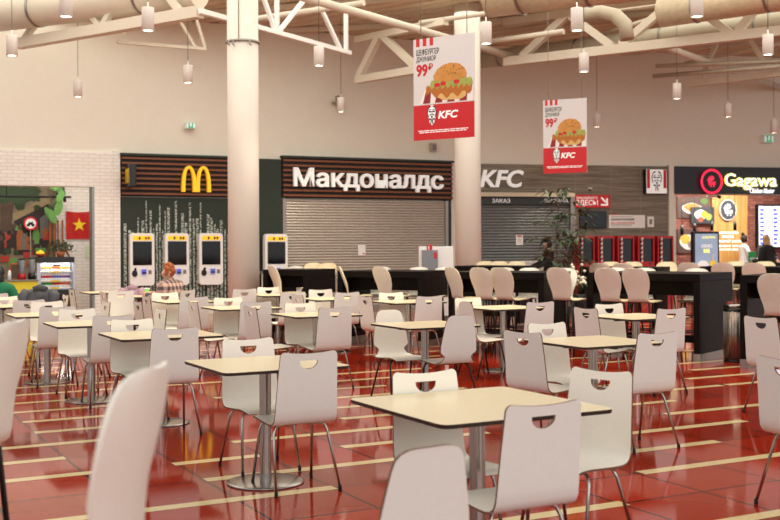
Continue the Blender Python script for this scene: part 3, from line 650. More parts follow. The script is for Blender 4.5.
# ================================================================ FRIED CHICKEN RESTAURANT (grey wood front)
o, hw, hh = panel(W2, 'wood_cladding', 470, 165, 668, 330, 0, .06, M['kfcwall']); tag(o, 'grey wood wall cladding around the fried chicken counter', 'wall panel')
for px in (573.5, 609, 638.5):
    x = W2.hit(px, 220, .06)[0] - W2.hit(569, 220, .06)[0]; MB().box(x - .008, x + .008, -.064, -.06, -hh, hh).build('joint_strip', mat('joint_pale', '8d8578', .5), o)
b = MB(); x0_, x1_, z0_, z1_ = W2.rect(669, 165, 674.5, 330, .1)
tr = MB().box(x0_, x1_, -.12, 0, 0, z1_).build('trim_2', M['wall'], None, W2.P(0), W2.phi); struct(tr)
o, hw, hh = W2.frame('shop_name_sign', 479.5, 170, 523, 187.5, .16); tag(o, 'white three-letter slanted shop sign beside the second column', 'sign')
text('KFC', 'lettering', M['signwhite'], -hw, hw, -hh, hh, 0, o, bold=.022, shear=.22, depth=.07)
x_ = shutter(W2, 470, 205, 571, 'grey closed roller shutter behind the tall plant', mat('shutter_grey', '757a79', .38, metal=.3, var=.06, scale=4), 34)
x_.location = x_.location + Vector((W2.n.x, W2.n.y, 0)) * .05
o, hw, hh = panel(W2, 'order_band', 470, 197, 571, 204.5, .06, .14, M['kgreyband']); tag(o, 'dark band with white order and pick-up words above the grey shutter', 'sign')
s_ = hw / (571 - 470) * 2
tx = lambda px: -hw + (px - 470) * s_
text('ЗАКАЗ', 'lettering', M['signwhite'], tx(491.5), tx(509.5), -hh * .55, hh * .55, -.142, o, depth=.008); text('ВЫДАЧА', 'lettering', M['signwhite'], tx(544), tx(568), -hh * .55, hh * .55, -.142, o, depth=.008)
o, hw, hh = panel(W2, 'counter_canopy', 470, 192.5, 575, 196.5, .06, .3, mat('canopy_cream', 'cfc4a8', .5)); tag(o, 'thin cream canopy ledge under the three-letter sign', 'canopy')
o, hw, hh = panel(W2, 'shutter_jamb', 571, 197, 575, 330, .06, .16, M['plinth']); tag(o, 'grey metal jamb right of the grey shutter behind the plant', 'jamb')
for x0_, x1_, y0_, y1_, lb in ((516, 523, 235, 245, 'small white notice with red heading on the grey shutter'),):
    o, hw, hh = panel(W2, 'notice_sheet', x0_, y0_, x1_, y1_, .13, .004, M['paper']); tag(o, lb, 'notice'); b = MB(); b.box(-hw * .7, hw * .7, -.006, -.004, hh * .6, hh * .9); b.build('heading', M['textred'], o); b = MB()
    for k in range(4): b.box(-hw * .7, hw * .6, -.006, -.004, hh * (.3 - .3 * k), hh * (.38 - .3 * k))
    b.build('print_lines', M['textgrey'], o)
# white till unit in front of the grey shutter
o = empty('till_counter', W2.P(W2.hit(527, 262, .9)[0], .9), W2.phi); tag(o, 'low white till unit in front of the grey shutter, left of plant', 'counter')
zt_ = W2.hit(527, 261, .9)[1]; MB().bbox(-.42, .42, -.25, .25, 0, zt_ - .05, .02).build('body', M['white'], o); MB().bbox(-.44, .44, -.27, .27, zt_ - .05, zt_, .015).build('top', M['white'], o)
o, hw, hh = panel(W2, 'direction_sign', 574.8, 194.8, 610.3, 207.6, .08, .05, M['red']); tag(o, 'red sign saying order here with a white arrow, right of plant', 'sign')
text('ЗАКАЗЫВАЙТЕ', 'lettering', M['signwhite'], -hw * .93, hw * .28, hh * .35, hh * .8, -.051, o, bold=.0, depth=.006); text('ЗДЕСЬ!', 'lettering', M['signwhite'], -hw * .93, hw * .3, -hh * .8, hh * .22, -.051, o, bold=.012, depth=.006)
b = MB(); cx, q = hw * .68, hh / .26
b.prism([(cx + q * x, q * z) for x, z in ((-.17, .13), (-.12, .18), (.07, -.01), (.02, -.06))], -.057, -.05); b.prism([(cx + q * x, q * z) for x, z in ((.14, .12), (.14, -.18), (-.16, -.18), (-.16, -.11), (.07, -.11), (.07, .12))], -.0572, -.05)
b.build('arrow', M['signwhite'], o)
o, hw, hh = panel(W2, 'wall_screen', 580, 211, 607, 228, .08, .06, M['black'], .01); tag(o, 'black switched-off screen below the red order sign', 'screen'); MB().box(-hw * .95, hw * .95, -.064, -.06, -hh * .92, hh * .92).build('glass', M['screen'], o)
o, hw, hh = panel(W2, 'info_board', 609.3, 215, 645, 228, .07, .03, M['paper']); tag(o, 'wide white information board right of the black screen', 'sign')
b = MB()
for k in range(3): b.box(-hw * .93 + k * .07, -hw * .93 + k * .07 + .04, -.034, -.03, hh * 1.0, hh * 1.22)
b.build('red_tabs', M['red'], o)
text('МОБИЛЬНОЕ ПРИЛОЖЕНИЕ', 'heading', M['textblack'], -hw * .9, hw * .4, hh * .15, hh * .5, -.031, o, bold=.02, depth=.004)
text('ЕШЬ - ПОЛУЧАЙ БОНУСЫ', 'red_line', M['textred'], -hw * .9, hw * .4, -hh * .35, -hh * .02, -.031, o, bold=.02, depth=.004)
b = MB()
for z in (-.5, -.7): b.box(-hw * .9, hw * .25, -.034, -.03, hh * z, hh * (z + .07))
b.box(-hw * .9, hw * .3, -.034, -.03, hh * .68, hh * .76); b.build('print_lines', M['textgrey'], o)
o, hw, hh = panel(W2, 'notice_sheet', 647.5, 216.5, 654, 227, .07, .01, M['paper']); tag(o, 'small white notice sheet right of the wide information board', 'notice'); MB().box(-hw * .4, hw * .4, -.013, -.01, -hh * .5, hh * .5).build('print_block', M['textgrey'], o)
o, hw, hh = W2.frame('dome_camera', 588, 187, 592, 191.5, .07); tag(o, 'small pale dome camera above the red order sign', 'camera')
MB().lathe([(0, 0), (hw, 0), (hw, .04), (0, .04)], 16).build('base', M['white'], o); MB().sphere((0, -.0, -.01), hw * .7).build('dome', M['black'], o)
o, hw, hh = W2.frame('emblem_lightbox', 643.5, 169.5, 664.5, 194, .1); tag(o, 'white emblem lightbox with red bars projecting from the wood wall', 'sign')
MB().bbox(-hw, hw, -.14, .04, -hh, hh, .01).build('sign_box', M['black'], o); MB().box(-hw * .96, hw * .96, -.146, -.14, -hh * .97, hh * .97).build('face', M['signwhite'], o)
b = MB()
for s_ in (-1, 1): MB().box(s_ * hw * .78 - hw * .14, s_ * hw * .78 + hw * .14, -.15, -.146, -hh * .55, hh * .95).build('red_bar', M['red'], o)
def emblem(parent, cx, cz, s, y, fg, bg, name='emblem'):
    """bearded man emblem reduced to a few printed shapes: white head and bust, dark hair edge, glasses, moustache, goatee, string tie"""
    E = lambda pts: [(cx + s * x, cz + s * z) for x, z in pts]
    b = MB(); b.prism(E(ellipse(0, .25, .5, .66, 28)), y - .003, y); b.prism(E([(-.4, -.1), (.4, -.1), (.22, -.8), (0, -1.0), (-.22, -.8)]), y - .0032, y); o_ = b.build(name, bg, parent)
    b = MB(); k = 0
    def P(pts):
        nonlocal k
        k += 1; b.prism(E(pts), y - .006 - .0001 * k, y - .003)
    for sx in (-1, 1):
        ring = [(sx * .5 * math.cos(t), .25 + .66 * math.sin(t)) for t in [-.75 + 1.9 * i / 12 for i in range(13)]]; inn = [(sx * .42 * math.cos(t), .24 + .58 * math.sin(t)) for t in [-.75 + 1.9 * i / 12 for i in range(13)]]
        for i in range(12): P([ring[i], ring[i + 1], inn[i + 1], inn[i]])
        P([(sx * .06, .34), (sx * .32, .37), (sx * .32, .24), (sx * .07, .22)]); P([(sx * .06, .47), (sx * .34, .44), (sx * .32, .5), (sx * .1, .54)])
        P([(sx * .02, .0), (sx * .28, -.08), (sx * .24, .02), (sx * .06, .09)]); P([(0, -.42), (sx * .3, -.3), (sx * .3, -.5), (sx * .04, -.46)]); P([(sx * .02, -.48), (sx * .1, -.48), (sx * .16, -.86), (sx * .08, -.9)])
        P([(sx * .05, .84), (sx * .3, .72), (sx * .36, .62), (sx * .1, .74)])
    P([(-.06, .32), (.06, .32), (.06, .28), (-.06, .28)]); P([(-.09, -.1), (.09, -.1), (.05, -.3), (0, -.36), (-.05, -.3)]); P([(-.08, .12), (.08, .12), (0, .17)])
    b.build('face_lines', fg, o_)
emblem(o, 0, .02, hh * .92, -.146, M['textblack'], M['signwhite'])
# red pick-up kiosks
proto = None
KX = [(578.3, 594.6, 'beside the plant, first of five'), (598, 614.3, 'second of five from the plant'), (618, 634.3, 'in the middle of five'), (638.3, 654.5, 'fourth of five from the plant'), (658, 673.5, 'beside the neon chicken stall')]
for i, (x0_, x1_, lb) in enumerate(KX):
    root, hw, hh = W2.frame('pickup_kiosk', x0_, 236, x1_, 265.5, .55)
    tag(root, 'red framed dark glass kiosk ' + lb, 'kiosk', 'red framed kiosks')
    z0_ = -root.location.z; yb = .3
    b = MB(); b.box(-hw, -hw * .87, 0, .3, z0_, hh); b.box(hw * .87, hw, 0, .3, z0_, hh); b.box(-hw * .87, hw * .87, 0, .3, hh - .06, hh); b.box(-hw * .87, hw * .87, 0, .3, z0_, -hh + .1); b.build('frame', M['redgloss'], root)
    MB().box(-hw * .87, hw * .87, .06, .28, -hh + .1, hh - .06).build('dark_glass', mat('kiosk_glass', '0e141b', .1, var=.5, scale=3), root)
    b = MB(); n_ = 12; zz0, zz1 = -hh + .02, hh - .06; c_ = -hw * .5
    for k in range(n_): z = zz0 + (zz1 - zz0) * k / n_; q = (zz1 - zz0) / n_; b.add([(c_ - .015, -.006, z), (c_ + .015, -.006, z + q * .5), (c_ + .015, -.006, z + q * 1.5), (c_ - .015, -.006, z + q), (c_ - .015, .06, z), (c_ + .015, .06, z + q * .5), (c_ + .015, .06, z + q * 1.5), (c_ - .015, .06, z + q)], [(0, 1, 2, 3), (7, 6, 5, 4), (0, 4, 5, 1), (2, 6, 7, 3), (1, 5, 6, 2), (0, 3, 7, 4)], k % 2)
    b.build('striped_bar', [M['red'], M['white']], root)
    MB().box(hw * .3, hw * .6, -.01, 0, -hh + .03, -hh + .07).build('slot', M['black'], root)

# ================================================================ NEON CHICKEN STALL (right)
a0_, a1_, z0_, z1_ = W2.rect(674, 167.8, 900, 194.6, .12)
o = MB().box(-(a1_ - a0_) / 2, (a1_ - a0_) / 2, -.14, 0, -(z1_ - z0_) / 2, (z1_ - z0_) / 2).build('fascia_board', mat('fascia_black', '22242a', .4, var=.1), None, W2.P((a0_ + a1_) / 2, 0, (z0_ + z1_) / 2), W2.phi); tag(o, 'long black fascia over the chicken stall at right', 'sign board')
neon_r = mat('neon_pink', 'ff2b4e', .4, emit=1.1, var=.01); neon_y = mat('neon_yellow', 'fff36a', .4, emit=.9, var=.01); neon_w = mat('neon_white', 'ffffff', .4, emit=.8, var=.01)
o, hw, hh = W2.frame('round_neon_sign', 700.3, 169.5, 721.5, 193.7, .2); tag(o, 'round pink neon rooster sign left of the yellow stall name', 'sign')
b = MB(); b.tube([(hw * math.cos(t) * .95, -.04, hh * math.sin(t) * .95) for t in [2 * math.pi * k / 40 for k in range(41)]], .03, 8); b.build('neon_ring', neon_r, o)
b = MB(); b.prism(ellipse(0, 0, hw * .85, hh * .85, 30), -.03, .05); b.build('disc', M['black'], o)
def rooster(parent, s, y, m, cx=0, cz=0):
    E = lambda pts: [(cx + s * x, cz + s * z) for x, z in pts]
    b = MB(); b.prism(E([(-.5, .35), (-.72, .2), (-.5, .12), (-.5, -.15), (-.38, -.5), (-.28, -.15), (-.1, .12), (.2, .16), (.34, .42), (.12, .75), (.02, .52), (-.12, .8), (-.2, .5), (-.4, .66)]), y - .02, y); b.build('rooster_head', m, parent)
    text('PF', 'letters', m, cx - s * .2, cx + s * .55, cz - s * .72, cz - s * .02, y, parent, bold=.02, depth=.02)
rooster(o, hh * .62, -.035, neon_r)
o, hw, hh = W2.frame('stall_name_sign', 724, 173.5, 776.5, 190.6, .2); tag(o, 'glowing yellow stall name on the black fascia at far right', 'sign')
text('Gagawa', 'halo', neon_y, -hw, hw, -hh, hh, .0, o, bold=.02, depth=.03); text('Gagawa', 'lettering', neon_w, -hw * .985, hw * .985, -hh * .95, hh * .95, -.034, o, bold=.005, depth=.02)
o, hw, hh = W2.frame('tagline_sign', 748.5, 188.3, 773, 193.3, .2); tag(o, 'small slanted white tagline below the yellow stall name', 'sign'); text('Chicken Master', 'lettering', neon_w, -hw, hw, -hh, hh, -.06, o, bold=.02, shear=.3, depth=.02)
dG = -GD
wood, hw, hh = panel(W2, 'wood_wall_panel', 712, 185, 747.5, 275, dG, .06, M['gwood']); tag(wood, 'honey coloured wooden panel with white writing inside the chicken stall', 'wall panel')
k_ = 2 * hw / (747.5 - 712); wx = lambda px: -hw + (px - 712) * k_; wz = lambda py: hh - (py - 185) * (2 * hh / 90)
for (x0_, x1_, y0_, y1_, tt) in ((719, 738, 231.5, 234, 'GAGAWA CHICKEN'), (722, 734, 235.5, 238, 'MASTER'), (719, 741, 240, 242.5, 'FRESH HOT CHICKEN'), (719, 741, 245, 247, 'EVERY DAY'), (719, 743, 248.5, 250.5, 'CHICKEN MASTER')):
    text(tt, 'lettering', neon_w, wx(x0_), wx(x1_), wz(y1_), wz(y0_), -.062, wood, bold=.01, depth=.006)
o, hw, hh = W2.frame('oval_sign', 719, 199.5, 735.5, 220.5, dG + .1); tag(o, 'oval grey rooster sign on the wooden panel of the chicken stall', 'sign')
b = MB(); b.prism(ellipse(0, 0, hw, hh, 32), -.05, .0); b.build('rim', M['white'], o); b = MB(); b.prism(ellipse(0, 0, hw * .92, hh * .92, 32), -.055, -.05); b.build('disc', mat('slate_sign', '41434a', .5), o); rooster(o, hh * .78, -.056, M['signwhite'])
def food_poster(x0_, y0_, x1_, y1_, label, foods, bgc, d):
    o, hw, hh = panel(W2, 'food_poster', x0_, y0_, x1_, y1_, dG + d, .03, bgc); tag(o, label, 'poster'); rnd = random.Random(x0_ * 7)
    for (fx, fz, rx, rz, c, nm) in foods:
        b = MB(); b.prism([(fx * hw + rx * hw * math.cos(t) * (1 + .08 * math.sin(3 * t)), fz * hh + rz * hh * math.sin(t) * (1 + .08 * math.cos(4 * t))) for t in [2 * math.pi * k / 22 for k in range(22)]], -.034 - .002 * len(nm) / 6, -.03); b.build(nm, mat('food_' + c, c, .6, var=.35, scale=22), o)
pd = mat('poster_dark', '57403a', .5, var=.25, scale=4)
food_poster(677.5, 197, 709, 218, 'large food poster with rice dish, top left in the chicken stall', ((-.1, -.1, .62, .5, 'f0ead8', 'dish'), (-.1, 0, .5, .36, 'c8883c', 'rice_dish'), (.7, .6, .25, .3, '5d7a38', 'salad'), (-.7, .7, .2, .2, '6a4a32', 'sauce_bowl')), pd, .02)
food_poster(691.5, 207, 714.5, 223.5, 'smaller bright food poster overlapping the rice poster', ((-.2, .05, .55, .6, 'efece6', 'plate'), (.1, .1, .3, .4, 'e2b12e', 'wrap_food'), (-.2, -.5, .25, .3, 'c4522a', 'tomato'), (.5, -.2, .3, .4, '9aa84a', 'greens')), mat('poster_slate', '3a3c40', .5), .12)
food_poster(677.5, 229, 699, 253, 'dark food poster with chips and meat, lower left in chicken stall', ((0, -.1, .8, .6, 'eee6d6', 'tray'), (-.3, .15, .45, .38, 'e0ab42', 'chips'), (.3, -.3, .4, .34, '5f3a26', 'meat')), pd, .02)
# menu screens
menu = mat('menu_white', 'eef0fb', .4, emit=.85, var=.03); mblue = mat('menu_blue', '4a56d8', .4, emit=.7, var=.1)
mroot, hw, hh = panel(W2, 'menu_screen', 757, 204.5, 800, 248.5, dG, .1, M['black']); tag(mroot, 'bright white and blue menu screens on the stall brick wall, right edge', 'screen')
k_ = 2 * hw / 43.0
for j in range(3):
    xa = -hw + .06 + j * (2 * hw - .08) / 3; xb = xa + (2 * hw - .08) / 3 - .03; dsp = MB().box(xa, xb, -.105, -.1, -hh + .05, hh - .05).build('display', menu, mroot); rnd = random.Random(j)
    for r_ in range(9):
        z = hh - .15 - r_ * (2 * hh - .2) / 9
        MB().box(xa + .03, xa + .03 + rnd.uniform(.1, .16), -.109, -.105, z - .045, z + .02).build('menu_picture', mblue, dsp); MB().box(xa + .24, xa + .24 + rnd.uniform(.06, (xb - xa - .28)), -.109, -.105, z - .02, z + .005).build('menu_line', mblue, dsp)
# small black hanging lamps of the stall
hl = None
for i, (px, py) in enumerate(((682, 230), (694.5, 228), (712, 226), (735, 225.5))):
    a_, z_ = W2.hit(px, py, -1.0); p_ = W2.P(a_, -1.0, z_)
    if hl is None:
        hl = o = empty('hanging_lamp', p_); MB().lathe([(0, .13), (.045, .13), (.045, -.13), (.038, -.13), (.035, -.1), (0, -.1)], 14).build('lamp_tube', M['black'], o); MB().lathe([(0, -.115), (.036, -.115), (.036, -.1), (0, -.1)], 12).build('bulb', mat('warm_bulb', 'ffd9a0', .4, emit=4), o); MB().tube([(0, 0, .13), (0, 0, 3.3 - z_)], .006, 6).build('cable', M['black'], o)
    else: o = dup(hl, p_, 0)
    tag(o, 'small black tube lamp hanging in the chicken stall, ' + ('leftmost of four', 'second from the left', 'third from left by the oval sign', 'right of the oval sign')[i], 'lamp', 'black tube lamps in the chicken stall')
o, hw, hh = W2.frame('stall_camera', 706, 194.5, 719, 199, -.3); tag(o, 'small security camera under the black fascia of the chicken stall', 'camera')
MB().bbox(-.16, .1, -.08, .04, -.02, .06, .01).build('body', M['white'], o); MB().tube([(.1, -.02, .02), (.22, -.04, -.02)], .04, 10).build('lens', M['black'], o); MB().box(-.04, .0, -.02, .02, .05, 3.3 - o.location.z - .0).build('bracket', M['blackmetal'], o)
# digital poster stand
o = empty('poster_stand', W2.P(W2.hit(706, 250, .9)[0], .9), W2.phi); tag(o, 'upright lit drinks poster stand in front of the chicken stall', 'display stand')
a0_, a1_, z0_, z1_ = W2.rect(692.8, 231.5, 719, 274, .9); hw = (a1_ - a0_) / 2; z0_ = .5
b = MB(); b.bbox(-hw, hw, -.02, .12, .06, z1_, .015); b.build('housing', M['black'], o); MB().bbox(-hw, hw, -.22, .3, 0, .06, .01).build('base', M['black'], o)
psc = mat('poster_lit', '8fa3bd', .4, emit=.4, var=.3, scale=2); sw = hw * .86
pp = MB().box(-sw, sw, -.026, -.02, .3, z1_ - .06).build('screen', psc, o)
text('GAGAWA', 'lettering', neon_y, -sw * .4, sw * .8, z1_ - .18, z1_ - .12, -.027, pp, depth=.004); text('DRINKS', 'lettering', M['signwhite'], -sw * .45, sw * .5, z1_ - .42, z1_ - .33, -.027, pp, bold=.02, depth=.004); text('BAR', 'lettering', neon_y, -sw * .25, sw * .3, z1_ - .55, z1_ - .45, -.027, pp, bold=.03, depth=.004)
b = MB(); zc = z1_ - .86; b.prism(ellipse(-sw * .3, zc, .16, .11, 20), -.03, -.026); b.prism([(-sw * .3 - .1, zc), (-sw * .3 + .1, zc), (-sw * .3 + .07, zc - .2), (-sw * .3 - .07, zc - .2)], -.031, -.026); b.build('printed_cup', M['signwhite'], pp)
b = MB(); b.prism(rrect(sw * .3, sw * .8, zc - .16, zc + .1, .03), -.03, -.026); b.box(sw * .55, sw * .6, -.03, -.026, zc + .1, zc + .26); b.build('printed_juice', mat('juice_yellow', 'e8c21c', .4, emit=.4), pp)
# stall service counter
o = empty('stall_counter', W2.P(W2.hit(775, 262, -.2)[0], -.2), W2.phi); tag(o, 'black service counter of the chicken stall at the right edge', 'counter')
hwc = 1.9; zc = W2.hit(770, 262.5, -.2)[1]; MB().box(-.9, hwc, 0, .4, 0, zc - .04).build('front', mat('slate_front', '20262c', .5, var=.1), o); MB().bbox(-.95, hwc, -.05, .45, zc - .04, zc, .01).build('worktop', M['black'], o)
o = MB().bbox(-.12, .12, -.01, .01, 0, .3, .006).build('green_menu_card', mat('card_green', '2f9a58', .5, emit=.2), None, W2.P(W2.hit(759.5, 258, .0)[0], -.35, zc), W2.phi); tag(o, 'small green card standing on the black stall counter', 'card')
MB().box(-.08, .08, -.014, -.01, .08, .14).build('print_block', M['white'], o)

# ================================================================ HANGING BURGER BANNERS
def banner(pxl, ytl, ybl, pxr, Yl, Yr, label):
    pl, pr = atdepth(pxl, ytl, Yl), atdepth(pxr, ytl, Yr); bl = atdepth(pxl, ybl, Yl); Wd = (Vector((pr.x, pr.y)) - Vector((pl.x, pl.y))).length; Hh = pl.z - bl.z
    hw, hh = Wd / 2, Hh / 2
    root = empty('hanging_banner', ((pl.x + pr.x) / 2, (pl.y + pr.y) / 2, pl.z - hh), math.atan2(pr.y - pl.y, pr.x - pl.x)); tag(root, label, 'banner', 'hanging burger banners')
    f = lambda x, z: (-hw + x * Wd, hh - z * Hh)                    # fractions of the sheet from its top left corner
    def poly(name, pts, m, y): b = MB(); b.prism([f(*p) for p in pts], -.012 - y, -.01); return b.build(name, m, root)
    MB().box(-hw, hw, -.012, .012, -hh, hh).build('sheet', mat('banner_paper', 'd8d3d2', .5, var=.03), root)
    poly('red_field', [(0, .655), (1, .655), (1, 1), (0, 1)], M['red'], .001)
    for k in range(3): poly('stripe', [(.045 + .115 * k, 0), (.105 + .115 * k, 0), (.105 + .115 * k, .075), (.045 + .115 * k, .075)], M['red'], .001)
    T = lambda s_, x0, x1, z0, z1, m, **k: text(s_, 'lettering', m, f(x0, 0)[0], f(x1, 0)[0], f(0, z1)[1], f(0, z0)[1], -.0125, root, depth=.002, **k)
    T('ШЕФБУРГЕР', .05, .43, .1, .165, M['textblack'], bold=.012); T('ДЖУНИОР', .05, .38, .175, .235, M['textblack'], bold=.012); T('99', .05, .24, .25, .375, M['textred'], bold=.04); T('₽', .25, .33, .25, .315, M['textred'], bold=.03)
    # tray liner, burger
    tray = poly('tray_liner', [(.22, .47), (.98, .5), (.98, .645), (.1, .645)], mat('liner_white', 'eee6e0', .6), .002)
    for k in range(4): xx = .16 + .2 * k; b = MB(); b.prism([f(xx + .06, .50), f(xx + .14, .5), f(xx + .12, .642), f(xx, .642)], -.0155, -.012); b.build('liner_stripe', mat('liner_red', '8c1f24', .6), tray)
    bun, bunl = mat('bun_golden', 'c98a3d', .6, var=.25, scale=9), mat('bun_pale', 'dcb06a', .6, var=.2, scale=9)
    poly('lower_bun', [(.36, .53), (.88, .55), (.86, .6), (.78, .625), (.5, .62), (.4, .59)], bunl, .005)
    rn = random.Random(3); poly('fried_fillet', [(.21 + .76 * k / 20, .485 - .02 * (k % 2)) for k in range(21)] + [(.96 - .74 * k / 20, .55 + .025 * math.sin(k * 1.3) + .03 * math.sin(math.pi * k / 20)) for k in range(21)], mat('fried_crumb', 'b56a24', .7, var=.45, scale=40), .006)
    poly('lettuce', [(.3 + .66 * k / 24, .43 - .012 * (k % 2)) for k in range(25)] + [(.98 - .70 * k / 24, .475 + .02 * (k % 3)) for k in range(25)], mat('lettuce', '9fa64e', .6, var=.4, scale=30), .007)
    for (x, z) in ((.5, .46), (.72, .455), (.4, .47)): poly('tomato', [(x + .05 * math.cos(t), z + .022 * math.sin(t)) for t in [2 * math.pi * k / 12 for k in range(12)]], M['red'], .008)
    ub = poly('upper_bun', [(.35, .43), (.34, .38), (.4, .32), (.5, .28), (.62, .265), (.76, .28), (.85, .33), (.88, .38), (.87, .42), (.6, .445)], bun, .009)
    b = MB()
    for i in range(26): x, z = rn.uniform(.42, .82), rn.uniform(.29, .38); px_, pz_ = f(x, z); b.prism([(px_, pz_ - .005), (px_ + .012, pz_), (px_, pz_ + .005), (px_ - .012, pz_)], -.0225, -.021)
    b.build('seeds', M['textblack'], ub)
    emblem(root, *f(.31, .755), Hh * .105, -.0132, M['textblack'], M['signwhite'])
    T('KFC', .41, .74, .725, .8, M['signwhite'], bold=.03, shear=.2)
    b = MB()
    for z, xa, xb in ((.905, .08, .9), (.922, .1, .88)):
        x = xa
        while x < xb: q = rn.uniform(.03, .09); p_, p2 = f(x, z), f(min(x + q, xb), z + .008); b.box(p_[0], p2[0], -.0145, -.012, p2[1], p_[1]); x += q + .012
    b.build('small_print', M['signwhite'], root)
    for x in (.12, .88):
        xx = f(x, 0)[0]; MB().tube([(xx, 0, hh - .01), (xx, 0, HC - root.location.z + .02)], .006, 6).build('cable', M['cable'], root)
banner(413.8, 40.3, 141, 474.5, 15.4, 14.85, 'larger hanging burger banner, in front of second column')
banner(543.2, 100.5, 173.7, 586.7, 21.4, 21.05, 'smaller hanging burger banner right of the larger one, farther back')
# ================================================================ FURNITURE
def shell(rows, n, t, panel=None, bow=0.0):
    """bent plywood shell: inner face, outer face set back by t, and the ply edge; panel = (y, z of the top edge, half width there, dip)"""
    bm = bmesh.new(); grid = []
    for (y, z, hw, *k) in rows:
        kb = k[0] if k else 0
        grid.append([bm.verts.new((hw * c, y + kb * bow * c * c, z)) for c in [-1 + 2 * i / n for i in range(n + 1)]])
    for i in range(len(rows) - 1):
        for j in range(n): bm.faces.new((grid[i][j], grid[i + 1][j], grid[i + 1][j + 1], grid[i][j + 1]))
    if panel:
        yt, zt, hwt, dip = panel; y0, z0, hw0 = rows[-1][:3]; P = lambda x, s: bm.verts.new((x, y0 + (yt - y0) * s, z0 + (zt - z0) * s)); H = zt - z0; rr = .028
        top = []
        for k in range(6): a = R(90 * k / 5); top.append((hwt - rr + rr * math.cos(a), 1 - (rr - rr * math.sin(a)) / H))
        for k in range(1, 10): c = 1 - 2 * k / 10; top.append(((hwt - rr) * c, 1 - dip / H * (1 - c * c)))
        for k in range(6): a = R(90 + 90 * k / 5); top.append((-hwt + rr + rr * math.cos(a), 1 - (rr - rr * math.sin(a)) / H))
        loop = grid[-1] + [P(x, s) for x, s in top]
        hx, hd, hz = .060, .046, (zt - .055 - z0) / H
        hole = [P(x, s) for x, s in [(hx * c, hz) for c in (-1, -.5, 0, .5, 1)] + [(hx * math.cos(a), hz - (.008 + hd * math.sin(a)) / H) for a in [math.pi * k / 10 for k in range(11)]]]
        es = []
        for L in (loop, hole):
            for i in range(len(L)):
                e = bm.edges.get((L[i], L[(i + 1) % len(L)])) or bm.edges.new((L[i], L[(i + 1) % len(L)])); es.append(e)
        r = bmesh.ops.triangle_fill(bm, use_beauty=True, use_dissolve=False, edges=es)
        for f in [g for g in r['geom'] if isinstance(g, bmesh.types.BMFace)]:
            f.normal_update()
            if f.normal.y < 0: f.normal_flip()
    bm.normal_update(); bm.verts.index_update()
    base = bm.faces[:]; nrm = {}
    for v in bm.verts:
        a = Vector()
        for f in v.link_faces: a += f.normal
        nrm[v] = a.normalized()
    cp = {v: bm.verts.new(v.co - nrm[v] * t) for v in bm.verts[:]}
    bnd = [(e, e.link_faces[0]) for e in bm.edges if len(e.link_faces) == 1]
    for f in base: f.material_index = 0; f.smooth = True
    for f in base: g = bm.faces.new([cp[v] for v in reversed(f.verts[:])]); g.material_index = 1; g.smooth = True
    for e, f in bnd:
        vs = f.verts[:]; a, b = e.verts
        if vs[(vs.index(a) + 1) % len(vs)] != b: a, b = b, a
        g = bm.faces.new((b, a, cp[a], cp[b])); g.material_index = 2
    bmesh.ops.split_edges(bm, edges=[e for e in bm.edges if len(e.link_faces) == 2 and (e.link_faces[0].material_index == 2) != (e.link_faces[1].material_index == 2)])
    for f in bm.faces: f.smooth = True
    me = bpy.data.meshes.new('shell'); bm.to_mesh(me); bm.free(); return me
def legs_to(o, mt, z0, feet, inx, rr, cap=True, name='leg'):
    for (fx, fy, ty) in feet:
        s_ = 1 if fx > 0 else -1
        b = MB(); b.tube([(s_ * .02, ty, z0), (s_ * inx * .85, ty, z0), (s_ * (inx + .015), ty + (fy - ty) * .05, z0 - .012), (s_ * (inx + .032), ty + (fy - ty) * .12, z0 - .05), (fx, fy, .012)], rr, 8, 0)
        b.tube([(fx - s_ * .001, fy, .03), (fx, fy, .0)], rr * 1.25, 8, 1); b.build(name, [mt, M['rubber']], o)
ROWS_A = [(.222, .415, .17), (.214, .43, .19), (.19, .439, .20), (.14, .442, .206), (.05, .436, .21), (-.05, .429, .211), (-.12, .427, .211), (-.158, .432, .211), (-.182, .447, .21), (-.196, .472, .209), (-.204, .52, .207), (-.212, .60, .203), (-.225, .71, .198)]
def make_cafe_chair():
    o = empty('cafe_chair', (0, 0, 0)); me = shell(ROWS_A, 8, .011, (-.247, .88, .19, .013))
    for m in ('front', 'back', 'ply'): me.materials.append(M[m])
    link('seat_shell', me, o)
    legs_to(o, M['chrome'], .415, ((.205, .19, .11), (-.205, .19, .11), (.215, -.235, -.1), (-.215, -.235, -.1)), .15, .0095)
    MB().box(-.1, .1, -.1, .11, .411, .422).build('seat_plate', M['blackmetal'], o)
    return o
def make_round_chair():
    o = empty('rounded_chair', (0, 0, 0))
    rows = ROWS_A[:7] + [(-.158, .432, .207), (-.18, .446, .17), (-.192, .478, .145), (-.198, .498, .143), (-.201, .512, .158), (-.203, .525, .182), (-.206, .545, .193), (-.212, .60, .19), (-.222, .68, .178), (-.232, .76, .162), (-.240, .82, .148), (-.244, .85, .136), (-.2465, .866, .118), (-.248, .876, .092), (-.249, .88, .06)]
    me = shell(rows, 10, .011, None, .0)
    for m in ('front', 'back', 'ply'): me.materials.append(M[m])
    link('seat_shell', me, o)
    legs_to(o, M['blackmetal'], .415, ((.205, .19, .11), (-.205, .19, .11), (.215, -.235, -.1), (-.215, -.235, -.1)), .15, .0095)
    MB().box(-.1, .1, -.1, .11, .411, .422).build('seat_plate', M['blackmetal'], o)
    return o
